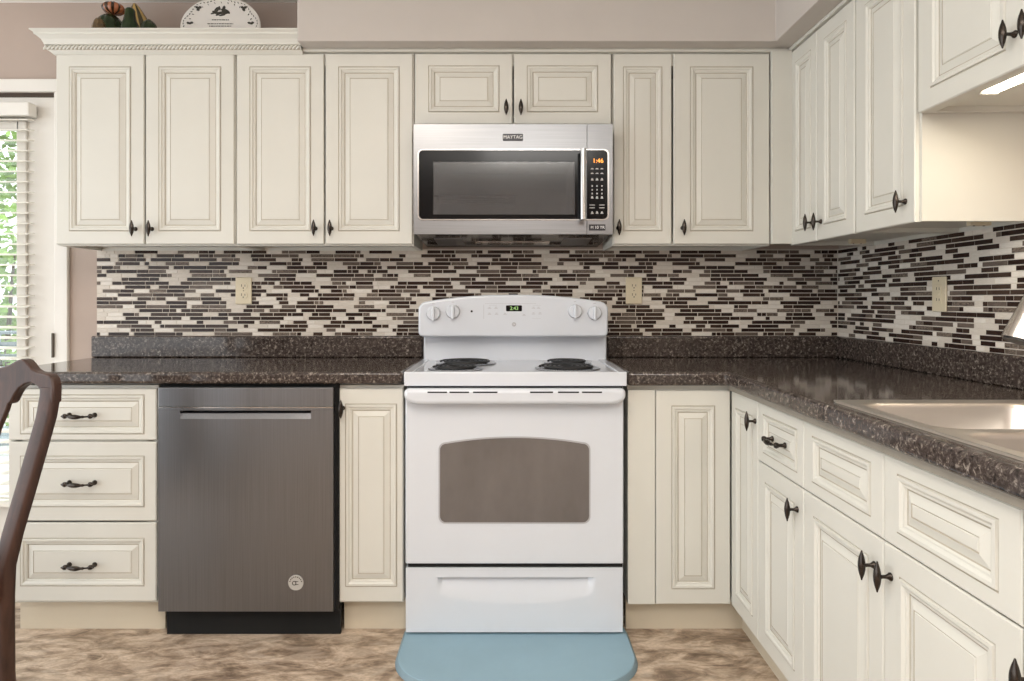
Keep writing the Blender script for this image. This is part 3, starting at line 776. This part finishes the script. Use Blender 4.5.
for px, py in ((489.5, 308.5), (496, 308.3), (489.5, 314.3), (496.5, 314.3), (505, 314.5), (533.5, 308.3), (538.5, 308.3), (533.5, 314), (540, 314), (524, 315.5)):
    pm.box(KX(px) - .007, KX(px) + .007, fy_ - .0004, fy_ + .001, KZ(py) - .0009, KZ(py) + .0006).box(KX(px) - .004, KX(px) + .004, fy_ - .0004, fy_ + .001, KZ(py) + .0035, KZ(py) + .0055)
pm.box(KX(532), KX(541), fy_ - .0004, fy_ + .001, KZ(318.3) - .0006, KZ(318.3)).box(KX(489), KX(497), fy_ - .0004, fy_ + .001, KZ(305.3) - .0006, KZ(305.3)).box(KX(533), KX(541), fy_ - .0004, fy_ + .001, KZ(305.3) - .0006, KZ(305.3))
pm.build('button_print', M['enamel_grey'], co)
MB().lathe([(0, -.0012), (.0045, -.0012), (.0045, .001)], (KX(471.7), fy_, KZ(311.3)), 'y', 14).build('indicator_light', M['black'], co)
bg = MB().lathe([(0, -.0012), (.0085, -.0012), (.0085, .001)], (KX(514), fy_, KZ(324.4)), 'y', 24).build('round_badge', M['enamel_grey'], co)
text_mesh('GE', .0085, 'badge_letters', M['print_white'], bg, (KX(514), fy_ - .0017, KZ(324.4)))
# door
MB().box(-h2 + .006, h2 - .006, .008, .03, Z(569), Z(563)).build('dark_gap', M['gap'], t)
MB().box(-h2 + .006, h2 - .006, .006, .03, Z(392), Z(386.4, 2.24)).build('dark_gap', M['gap'], t)
od = MB().box(L(405.3), L(623.6), 0, .03, Z(564), Z(389.5)).build('oven_door', M['enamel'], t, bevel=.005, seg=3, smooth=40)
wx0, wx1, wz0 = L(438.6), L(590.4), Z(523.6)
def window_pts(ins):
    a, b_, c = wx0 + ins, wx1 - ins, wz0 + ins; zc, zm = Z(442.2) - ins, Z(436.4) - ins; r = .024 - ins * .5
    q = [(b_ - r + r * math.cos(x), c + r + r * math.sin(x)) for x in [-PI / 2 + PI / 2 * i / 6 for i in range(7)]]
    q += [(b_ - r + r * math.cos(x), zc - r + r * math.sin(x)) for x in [PI / 2 * i / 6 for i in range(6)]]
    for i in range(0, 21):
        u = 1 - 2 * i / 20; q.append(((a + b_) / 2 + u * ((b_ - a) / 2 - r), zc + (zm - zc) * (1 - u * u)))
    q += [(a + r + r * math.cos(x), zc - r + r * math.sin(x)) for x in [PI / 2 + PI / 2 * i / 6 for i in range(1, 7)]]
    q += [(a + r + r * math.cos(x), c + r + r * math.sin(x)) for x in [PI + PI / 2 * i / 6 for i in range(6)]]
    return q
MB().prism(window_pts(0), -.0015, .004).build('window_rim', M['enamel_grey'], od)
MB().prism(window_pts(.005), -.0025, .004).build('oven_window', M['oven_glass'], od)
# handle rail with rounded lower corners
hx0_, hx1_ = L(404.3, 2.215), L(625.5, 2.215); hz0_, hz1_ = Z(404.6, 2.205), Z(388.6, 2.215)
q = [(hx1_, hz1_), (hx0_, hz1_)] + [(hx0_ + .05 - .05 * math.cos(a), hz0_ + .03 - .03 * math.sin(a)) for a in [PI / 2 * i / 8 for i in range(9)]] + [(hx1_ - .05 + .05 * math.sin(a), hz0_ + .03 - .03 * math.cos(a)) for a in [PI / 2 * i / 8 for i in range(9)]]
hd = MB().prism(q, -.048, .0).build('handle', M['enamel'], od, bevel=.014, seg=5, smooth=40)
for a, b_ in ((427.5, 447), (449.5, 469), (473, 497.5), (530, 553), (558, 579), (582, 602)):
    MB().box(ax(a, 2.202) - RX, ax(b_, 2.202) - RX, -.0485, -.02, az(393.0, 2.202), az(391.6, 2.202)).build('vent_slot', M['gap'], hd)
# storage drawer with scooped grip
dz0_, dz1_ = Z(632.2), Z(568); dx0_, dx1_ = L(405.8), L(622.6)
sx0, sx1 = L(437), L(594)
gN, gM = 96, 48; dv = []
def scoop(x, z):
    u = (x - (sx0 + sx1) / 2) / ((sx1 - sx0) / 2)
    zt_ = Z(578.5); zb_ = Z(604) + .034 * abs(u) ** 2.4
    if abs(u) >= 1 or z > zt_ + .004 or z < zb_: return 0
    e = min(1, (1 - abs(u)) / .06)
    if z > zt_: return .020 * e * (1 - (z - zt_) / .004)
    s = (z - zb_) / max(1e-4, zt_ - zb_)
    return .022 * e * (s ** 1.3)
gz = sorted(set([dz0_ + (dz1_ - dz0_) * j / gM for j in range(gM + 1)] + [Z(578.5), Z(578.5) + .004]))
gx = [dx0_ + (dx1_ - dx0_) * i / gN for i in range(gN + 1)]
dm = MB(); nx = len(gx)
vv = [(x, scoop(x, z), z) for z in gz for x in gx]
ff = [(j * nx + i, j * nx + i + 1, (j + 1) * nx + i + 1, (j + 1) * nx + i) for j in range(len(gz) - 1) for i in range(nx - 1)]
dm.add(vv, ff)
a, b_, c, d = dx0_, dx1_, dz0_, dz1_
dm.add([(a, 0, c), (b_, 0, c), (b_, .029, c), (a, .029, c), (a, 0, d), (b_, 0, d), (b_, .029, d), (a, .029, d)], [(0, 1, 2, 3), (4, 7, 6, 5), (0, 3, 7, 4), (1, 5, 6, 2)])
dm.build('storage_drawer', M['enamel'], t, smooth=30)

# ------------------------------------------------------------------ microwave
MD = 2.49
mx0, mx1 = ax(413.6, MD), ax(612.6, MD); mzt, mzb = az(124.2, MD), az(234.2, MD)
t = thing('microwave', 'stainless over-the-range microwave under the short two-door wall cabinet', 'microwave', ((mx0 + mx1) / 2, MD, mzb))
X = lambda px, D=MD: ax(px, D) - (mx0 + mx1) / 2
ZZ = lambda py, D=MD: az(py, D) - mzb
hw = (mx1 - mx0) / 2; dep = DW - .012 - MD
ztop_ = min(ZZ(124.2), zz0 - .004 - mzb - .002)
# shell with a cavity
sh = MB()
cvx0, cvx1, cvz0, cvz1 = X(430), X(574), ZZ(216), ZZ(158)
sh.box(-hw + .004, hw - .004, .035, dep, 0, cvz0).box(-hw + .004, hw - .004, .035, dep, cvz1, ztop_).box(-hw + .004, cvx0, .035, dep, cvz0, cvz1).box(cvx1, hw - .004, .035, dep, cvz0, cvz1).box(cvx0, cvx1, dep - .04, dep, cvz0, cvz1)
sh.build('body', M['black'], t)
cv = MB(); e = .002
cv.box(cvx0, cvx0 + e, .036, dep - .041, cvz0, cvz1).box(cvx1 - e, cvx1, .036, dep - .041, cvz0, cvz1).box(cvx0, cvx1, .036, dep - .041, cvz0, cvz0 + e).box(cvx0, cvx1, .036, dep - .041, cvz1 - e, cvz1).box(cvx0, cvx1, dep - .043, dep - .041, cvz0, cvz1)
cv.build('oven_cavity', M['cavity'], t)
rk = MB()
for k in range(5): rk.tube([(cvx0 + .01, .06 + k * .045, cvz0 + .085), (cvx1 - .22, .06 + k * .045, cvz0 + .085)], .0025, 6)
rk.build('wire_rack', M['chrome'], t)
xd = X(587.0)
# door frame around the window
f4 = MB(); wi = (X(433), X(575), ZZ(214.5), ZZ(161.5))
f4.box(-hw, xd - .001, 0, .034, ZZ(150.2), ztop_).box(-hw, xd - .001, 0, .034, 0, ZZ(219.2)).box(-hw, X(419), 0, .034, ZZ(219.2), ZZ(150.2)).box(X(581.6), xd - .001, 0, .034, ZZ(219.2), ZZ(150.2))
dr = f4.build('door', M['steel'], t)
bz = MB()
bz.box(X(419), wi[0], .001, .034, ZZ(219.2), ZZ(150.2)).box(wi[1], X(581.6), .001, .034, ZZ(219.2), ZZ(150.2)).box(wi[0], wi[1], .001, .034, wi[3], ZZ(150.2)).box(wi[0], wi[1], .001, .034, ZZ(219.2), wi[2])
bz.build('black_bezel', M['blackglass'], dr)
MB().box(wi[0], wi[1], .003, .008, wi[2], wi[3]).build('viewing_window', M['micro_glass'], dr)
rim = MB(); ro = rrect(X(417.6), X(609), ZZ(220.4), ZZ(149.2), .02); ri = rrect(X(419.0), X(607.4), ZZ(219.2), ZZ(150.4), .016)
rim.rings([[(x, .001, z) for x, z in ro], [(x, -.004, z) for x, z in ro], [(x, -.004, z) for x, z in ri], [(x, .001, z) for x, z in ri]], 0, False, False)
rim.build('bright_rim', M['chrome'], t, smooth=30)
# right column
MB().box(xd + .001, hw, 0, .034, ZZ(150.2), ztop_).box(xd + .001, hw, 0, .034, 0, ZZ(219.2)).box(X(607.4), hw, 0, .034, ZZ(219.2), ZZ(150.2)).build('control_column', M['steel'], t)
cp = MB().box(X(587.4), X(607.4), .0005, .034, ZZ(219.2), ZZ(150.2)).build('control_panel', M['blackglass'], t)
text_mesh('1:46', .024, 'display_digits', M['orange_led'], cp, (X(598), -.0006, ZZ(160.9)))
kp = MB(); r3 = (592.2, 597, 601.9)
for py, h_ in ((168.7, .0045), (173.3, .004), (179.3, .009), (186, .006), (189.8, .006), (193.6, .006), (197.4, .009), (205, .003), (207.8, .003), (212.6, .009)):
    for px in r3:
        if py in (205, 207.8) and px == 597: continue
        w_ = .005 if 185 < py < 195 else (.0135 if py < 175 else .011)
        if py in (205, 207.8): w_ = .02
        pts_ = [(X(px) - w_ / 2, ZZ(py) - h_ / 2), (X(px) + w_ / 2, ZZ(py) - h_ / 2), (X(px) + w_ * .22, ZZ(py) + h_ / 2), (X(px) - w_ * .22, ZZ(py) + h_ / 2)]
        if 185 < py < 195 or py in (205, 207.8): kp.box(X(px) - w_ / 2, X(px) + w_ / 2, -.0004, .001, ZZ(py) - h_ / 2, ZZ(py) + h_ / 2)
        else: kp.prism(pts_, -.0004, .001)
kp.build('keypad_print', M['keys'], cp)
hx_ = X(583.2, 2.45)
hn = MB().tube([(hx_, -.042, az(219.5, 2.45) - mzb), (hx_, -.042, az(149, 2.45) - mzb)], .0115, 20)
for py in (156, 213): hn.tube([(hx_, -.04, az(py, 2.45) - mzb), (hx_, .001, az(py, 2.45) - mzb)], .008, 12)
hn.build('handle', M['chrome'], dr, smooth=40)
bd = MB().prism(rrect(X(502.8), X(523), ZZ(140.9), ZZ(133.9), .004), -.003, .002).build('brand_badge', M['badge'], t, bevel=.001)
text_mesh('MAYTAG', .0188, 'badge_letters', M['print_white'], bd, (X(512.9), -.0036, ZZ(137.4)), sx=.95)
wd = MB().box(X(588.8), X(605.4), -.001, .002, ZZ(230.6), ZZ(224.4)).build('warranty_badge', M['badge'], t)
text_mesh('M', .0135, 'badge_letters', M['print_white'], wd, (X(592.0), -.0015, ZZ(227.5)))
text_mesh('10 YR', .0155, 'badge_letters', M['print_white'], wd, (X(599.6), -.0015, ZZ(227.5)))
# underside: sloped dark vent panel
ub = MB(); b0 = -.004
ub.add([(-hw + .004, .012, 0), (hw - .004, .012, 0), (hw - .012, dep, -.022), (-hw + .012, dep, -.022), (-hw + .004, .012, .004), (hw - .004, .012, .004), (hw - .012, dep, .004), (-hw + .012, dep, .004)],
       [(0, 3, 2, 1), (4, 5, 6, 7), (0, 1, 5, 4), (1, 2, 6, 5), (2, 3, 7, 6), (3, 0, 4, 7)])
us = ub.build('underside', M['blackglass'], t)
def on_under(xa, xb, ya, yb, name, mat):
    zf = lambda y: -.022 * (y - .012) / (dep - .012)
    k = MB().add([(xa, ya, zf(ya) - .002), (xb, ya, zf(ya) - .002), (xb, yb, zf(yb) - .002), (xa, yb, zf(yb) - .002), (xa, ya, zf(ya)), (xb, ya, zf(ya)), (xb, yb, zf(yb)), (xa, yb, zf(yb))],
                 [(0, 3, 2, 1), (4, 5, 6, 7), (0, 1, 5, 4), (1, 2, 6, 5), (2, 3, 7, 6), (3, 0, 4, 7)])
    return k.build(name, mat, us)
on_under(-.15, .15, .19, .25, 'cooktop_lamp_lens', M['chrome'])
on_under(-.31, -.20, .10, .28, 'grease_filter', M['steel_dw']); on_under(.20, .31, .10, .28, 'grease_filter', M['steel_dw'])

# ------------------------------------------------------------------ floor mat
t = thing('floor_mat', 'blue-grey cushioned mat on the floor in front of the stove', 'mat', (.03, 2.15, 0))
ma = rrect(-.388, .388, -.195, .30, .17, 12)
MB().rings([[(x, y, .0005) for x, y in ma], [(x, y, .003) for x, y in ma], [(x * .978, .05 + (y - .05) * .968, .016) for x, y in ma]]).build('beveled_edge', M['mat_edge'], t, smooth=40)
MB().rings([[(x * .978, .05 + (y - .05) * .968, .0155) for x, y in ma], [(x * .972, .05 + (y - .05) * .96, .018) for x, y in ma]]).build('cushion', M['mat'], t)

# ------------------------------------------------------------------ dining chair (front of its back shows)
ta = math.radians(-10)
ccx, ccy = -1.410, 1.66
t = thing('dining_chair', 'dark walnut dining chair with curved splat back, cut by left edge', 'chair', (ccx, ccy, 0), ta)
def stile(s):
    P = [(.137, .05, 0), (.146, .025, .22), (.166, .005, .42), (.175, 0, .50), (.187, .010, .58), (.204, .028, .68), (.2185, .048, .78), (.2275, .066, .86), (.2265, .0790, .915), (.2245, .0815, .935)]
    mb = MB(); rs = []
    for i, (x, y, z) in enumerate(P):
        w = .0235 if z > .5 else .021; d = .015 if z > .5 else .018
        x2 = x - .002
        sg = lambda v: math.copysign(abs(v) ** .55, v)
        rs.append([(s * (x2 + w * sg(math.cos(a))), y + d * sg(math.sin(a)), z) for a in [2 * PI * k / 20 for k in range(20)]])
    return mb.rings(rs)
for s in (-1, 1):
    o = stile(s).build('stile', M['wood'], t, smooth=50)
# crest rail outline (x,z): cupid-bow top
top = [(.2490, .895), (.2480, .920), (.2455, .938), (.2370, .957), (.224, .967), (.203, .970), (.178, .972), (.160, .979), (.145, .992), (.132, 1.001), (.118, 1.004), (.100, .999), (.080, .989), (.055, .981), (.025, .977), (0, .976)]
bot = [(0, .885), (.04, .886), (.075, .884), (.092, .886), (.098, .893), (.108, .912), (.120, .928), (.140, .940), (.160, .944), (.180, .938), (.200, .922), (.2035, .900)]
out = top + [(-x, z) for x, z in top[::-1][1:]] + [(-x, z) for x, z in bot[::-1]] + bot[1:]
# curve of the rail in plan
cr = MB()
half = [(x, z) for x, z in out]
cr.rings([[(x, .095 + .03 * (1 - (x / .25) ** 2) + .1 * (z - .95), z) for x, z in half], [(x, .066 + .03 * (1 - (x / .25) ** 2) + .1 * (z - .95), z) for x, z in half]])
cr.build('crest_rail', M['wood'], t, bevel=.005, seg=3, smooth=40)
sp_ = [(.078, .90), (.074, .87), (.060, .82), (.055, .78), (.060, .74), (.074, .70), (.080, .66), (.072, .60), (.050, .55), (.042, .52), (.055, .49)]
sp_ = [(x + .012, z) for x, z in sp_]; so_ = sp_ + [(-x, z) for x, z in sp_[::-1]]
MB().rings([[(x, .095 - .21 * (.93 - z), z) for x, z in so_], [(x, .110 - .21 * (.93 - z), z) for x, z in so_]]).build('splat', M['wood'], t, bevel=.003, smooth=40)
MB().box(-.165, .165, -.010, .012, .43, .50).build('rear_rail', M['wood'], t, bevel=.003)
sf = [(-.165, .015), (.165, .015), (.235, -.41), (-.235, -.41)]
MB().rings([[(x, y, .41) for x, y in sf], [(x, y, .462) for x, y in sf]]).build('seat_frame', M['wood'], t, bevel=.004)
sc_ = [(x * .93, -.2 + (y + .2) * .93) for x, y in sf]
MB().rings([[(x, y, .455) for x, y in sc_], [(x, y, .475) for x, y in sc_], [(x * .93, -.2 + (y + .2) * .93, .492) for x, y in sc_]]).build('seat_cushion', M['seat_fabric'], t, bevel=.008, seg=3, smooth=50)
for s in (-1, 1):
    MB().tube([(s * .212, -.385, .43), (s * .225, -.40, .33), (s * .215, -.39, .18), (s * .20, -.38, .07), (s * .205, -.395, .03), (s * .205, -.395, .0)], [.026, .030, .020, .014, .022, .022], 12).build('front_leg', M['wood'], t, smooth=50)

# ------------------------------------------------------------------ decor above the cabinets
ZT = SZ - .0115; DK = 2.70
gx_ = lambda px: ax(px, DK)
gz_ = lambda py: az(py, DK)
GL = 'gourds on top of the left wall cabinet'
def squash(rx, hz, n=14): return [(max(.002, rx * math.sin(PI * i / n) ** .75), hz * (1 - math.cos(PI * i / n)) / 2) for i in range(n + 1)]
r_ = .060; t = thing('gourd', 'glossy dark green ribbed gourd at the left of the cabinet-top group', 'gourd', (gx_(110), DK, ZT), 0, GL)
MB().lathe(squash(r_, gz_(14.8) - ZT), n=56, ribs=12, amp=.10).build('flesh', [M['gourd_green']], t, smooth=60)
MB().tube([(0, 0, gz_(15) - ZT - .01), (.006, 0, gz_(15) - ZT + .003)], [.012, .008], 8).build('stem', M['stem'], t)
for k, (dx, mname) in enumerate(((-.058, 'gourd_rim'),)):
    pass
t = thing('squash', 'orange striped ribbed squash sitting on the green gourds', 'squash', (gx_(113.5), DK - .0, gz_(14.4)), .3, GL)
MB().lathe(squash(.044, gz_(3.2) - gz_(14.4)), n=60, ribs=10, amp=.14).build('flesh', M['gourd_orange'], t, smooth=60)
MB().tube([(0, 0, .040), (.004, 0, .052)], [.008, .005], 8).build('stem', M['stem'], t)
t = thing('gourd', 'small brown-rimmed gourd at the outer left of the cabinet-top group', 'gourd', (ax(99, DK - .10), DK - .10, ZT), 0, GL)
MB().lathe(squash(.028, az(18, DK - .10) - ZT), n=40, ribs=8, amp=.12).build('flesh', M['gourd_rim'], t, smooth=60)
MB().tube([(0, 0, az(18, DK - .1) - ZT - .006), (.003, 0, az(18, DK - .1) - ZT + .004)], [.006, .004], 8).build('stem', M['stem'], t)
t = thing('gourd', 'dark bottle-necked green gourd in the middle of the cabinet-top group', 'gourd', (ax(130, DK - .06), DK - .06, ZT), 0, GL)
zt_ = az(8, DK - .055) - ZT
MB().lathe([(.002, 0), (.026, .005), (.037, .04), (.038, .09), (.033, .135), (.025, zt_ - .055), (.020, zt_ - .03), (.019, zt_ - .012), (.012, zt_ - .003), (.001, zt_)], n=40, ribs=8, amp=.07).build('flesh', M['gourd_green'], t, smooth=60)
t = thing('gourd', 'yellow gourd with dark stripes at the right of the cabinet-top group', 'gourd', (ax(146, DK + .05), DK + .05, ZT + .001), .5, GL)
zt_ = az(4.5, DK + .05) - ZT
o = MB().lathe([(.002, 0), (.03, .004), (.046, .05), (.050, .11), (.050, .165), (.038, .20), (.018, zt_ - .02), (.006, zt_ - .004), (.002, zt_)], n=60, ribs=12, amp=.05).build('flesh', M['gourd_yellow'], t, smooth=60); o.rotation_euler = (0, -.16, 0)
t = thing('gourd', 'low dark green gourd in front of the yellow striped gourd', 'gourd', (ax(149, DK - .06), DK - .06, ZT), 0, GL)
MB().lathe(squash(.038, az(20.5, DK - .06) - ZT), n=48, ribs=10, amp=.09).build('flesh', M['gourd_green'], t, smooth=60)
MB().tube([(0, 0, az(20.5, DK - .06) - ZT - .006), (.003, 0, az(20.5, DK - .06) - ZT + .004)], [.008, .006], 8).build('stem', M['stem'], t)
# oval plaque
pcx, pcz = gx_(220.3), gz_(26.5)
t = thing('oval_plaque', 'white oval ceramic plaque with leaf border and bird motif on the left cabinets', 'plaque', (pcx, DK, pcz))
t.rotation_euler = (math.radians(-6), 0, 0)
A, B = .164, .128
N = 72
el = lambda k, y: [(A * k * math.cos(2 * PI * i / N), y, B * k * math.sin(2 * PI * i / N)) for i in range(N)]
pl = MB().rings([el(.92, .012), el(1, .004), el(1, .0), el(.97, -.003), el(.86, -.001), el(.84, -.0005)], 0).build('plate', M['ceramic'], t, smooth=50)
bo = MB(); rnd = random.Random(5)
def blob(mb, x, z, rx, rz, a, y=-.0036):
    q = [(x + rx * math.cos(u) * math.cos(a) - rz * math.sin(u) * math.sin(a), z + rx * math.cos(u) * math.sin(a) + rz * math.sin(u) * math.cos(a)) for u in [2 * PI * i / 8 for i in range(8)]]
    mb.prism(q, y, y + .0034)
for i in range(64):
    a = 2 * PI * i / 64; k = .905 + .03 * math.sin(9 * a)
    blob(bo, A * k * math.cos(a), B * k * math.sin(a), .0042, .0014, a + 1.2 + rnd.uniform(-.5, .5))
for i in range(30):
    a = 2 * PI * i / 30 + .1
    blob(bo, A * .80 * math.cos(a), B * .80 * math.sin(a), .004, .001, a + .4)
bo.build('vine_border', M['ink_green'], pl)
mo = MB()
for a in (.78, 2.36, 3.92, 5.5):
    for dx, dz in ((0, 0), (.007, .004), (-.006, .004), (0, -.006)): blob(mo, A * .80 * math.cos(a) + dx, B * .86 * math.sin(a) + dz, .006, .005, 0)
for a in (.05, PI - .05):
    for dx, dz in ((0, 0), (.008, .003), (-.007, .002)): blob(mo, A * .76 * math.cos(a) + dx, B * .10 + dz, .006, .004, 0)
for (x, z, rx, rz, a) in ((-.018, .070, .016, .008, 1.0), (-.024, .060, .013, .006, -.4), (.018, .066, .02, .008, -.4), (.030, .062, .010, .005, -.9), (.002, .058, .022, .006, .1), (-.010, .052, .012, .004, .5), (.006, .048, .014, .003, .2), (-.006, .078, .004, .010, .2), (.012, .080, .006, .009, -.3), (-.032, .056, .010, .003, .3), (.022, .056, .016, .003, .3)):
    blob(mo, x, z, rx, rz, a, -.0026)
mo.build('bird_motif', M['ink'], pl)
tl = MB()
for z, w in ((.028, .07), (.011, .105), (.001, .09), (-.012, .10), (-.024, .08)):
    x = -w / 2
    while x < w / 2:
        l = rnd.uniform(.004, .012); tl.box(x, min(w / 2, x + l), -.0022, .001, z - .0013, z + .0013); x += l + .0025
tl.build('script_lines', M['ink_green'], pl)
es = MB()
for s in (-1, 1): es.tube([(s * .06, -.02, ZT - pcz + .0055), (s * .05, .015, ZT - pcz + .0055), (s * .03, .03, ZT - pcz + .12)], .005, 8)
es.tube([(-.05, .015, ZT - pcz + .0055), (.05, .015, ZT - pcz + .0055)], .004, 8)
eo = es.build('plate_stand', M['wood'], t); eo.rotation_euler = (math.radians(6), 0, 0)

# ------------------------------------------------------------------ light
w = bpy.data.worlds.new('world'); S.world = w; w.use_nodes = True
bgd = w.node_tree.nodes['Background']; bgd.inputs[0].default_value = (.93, .975, 1.0, 1); bgd.inputs[1].default_value = 2.3
def area(name, loc, rot, sx, sy, power, col):
    l = bpy.data.lights.new(name, 'AREA'); l.shape = 'RECTANGLE'; l.size = sx; l.size_y = sy; l.energy = power; l.color = col
    o = bpy.data.objects.new(name, l); COL.objects.link(o); o.location = loc; o.rotation_euler = rot; return o
area('ceiling_light', (-.6, .7, 2.42), (0, 0, 0), .6, .6, 16, (1, .90, .80))
area('ceiling_light', (.25, -.6, 2.42), (0, 0, 0), .9, .9, 18, (1, .97, .93))
area('bounce_fill', (.05, -.7, 1.75), (PI, 0, 0), 1.0, 1.0, 54, (1, .99, .98))  # unseen upward fill, added so ceiling bounce brightens the wall cabinets
area('sink_strip_light', (1.150, 1.39, 1.651), (0, 0, 0), .03, .46, 1.5, (1, .85, .64))
sun = bpy.data.lights.new('sun', 'SUN'); sun.energy = 3.0; sun.angle = .02; so = bpy.data.objects.new('sun', sun); COL.objects.link(so)
so.rotation_euler = (math.radians(-48), 0, math.radians(-25))

# ------------------------------------------------------------------ camera
cam = bpy.data.cameras.new('camera'); co = bpy.data.objects.new('camera', cam); COL.objects.link(co)
co.location = (0, 0, H); co.rotation_euler = (PI / 2, 0, 0)
cam.sensor_fit = 'HORIZONTAL'; cam.sensor_width = 36; cam.lens = F / 1024 * 36
cam.shift_x = (512 - VX) / 1024; cam.shift_y = -(340.5 - VY) / 1024
cam.clip_start = .01
S.camera = co
vs_ = S.view_settings
vs_.view_transform = 'Standard'; vs_.look = 'None'; vs_.exposure = .30; vs_.gamma = 1; vs_.use_curve_mapping = False
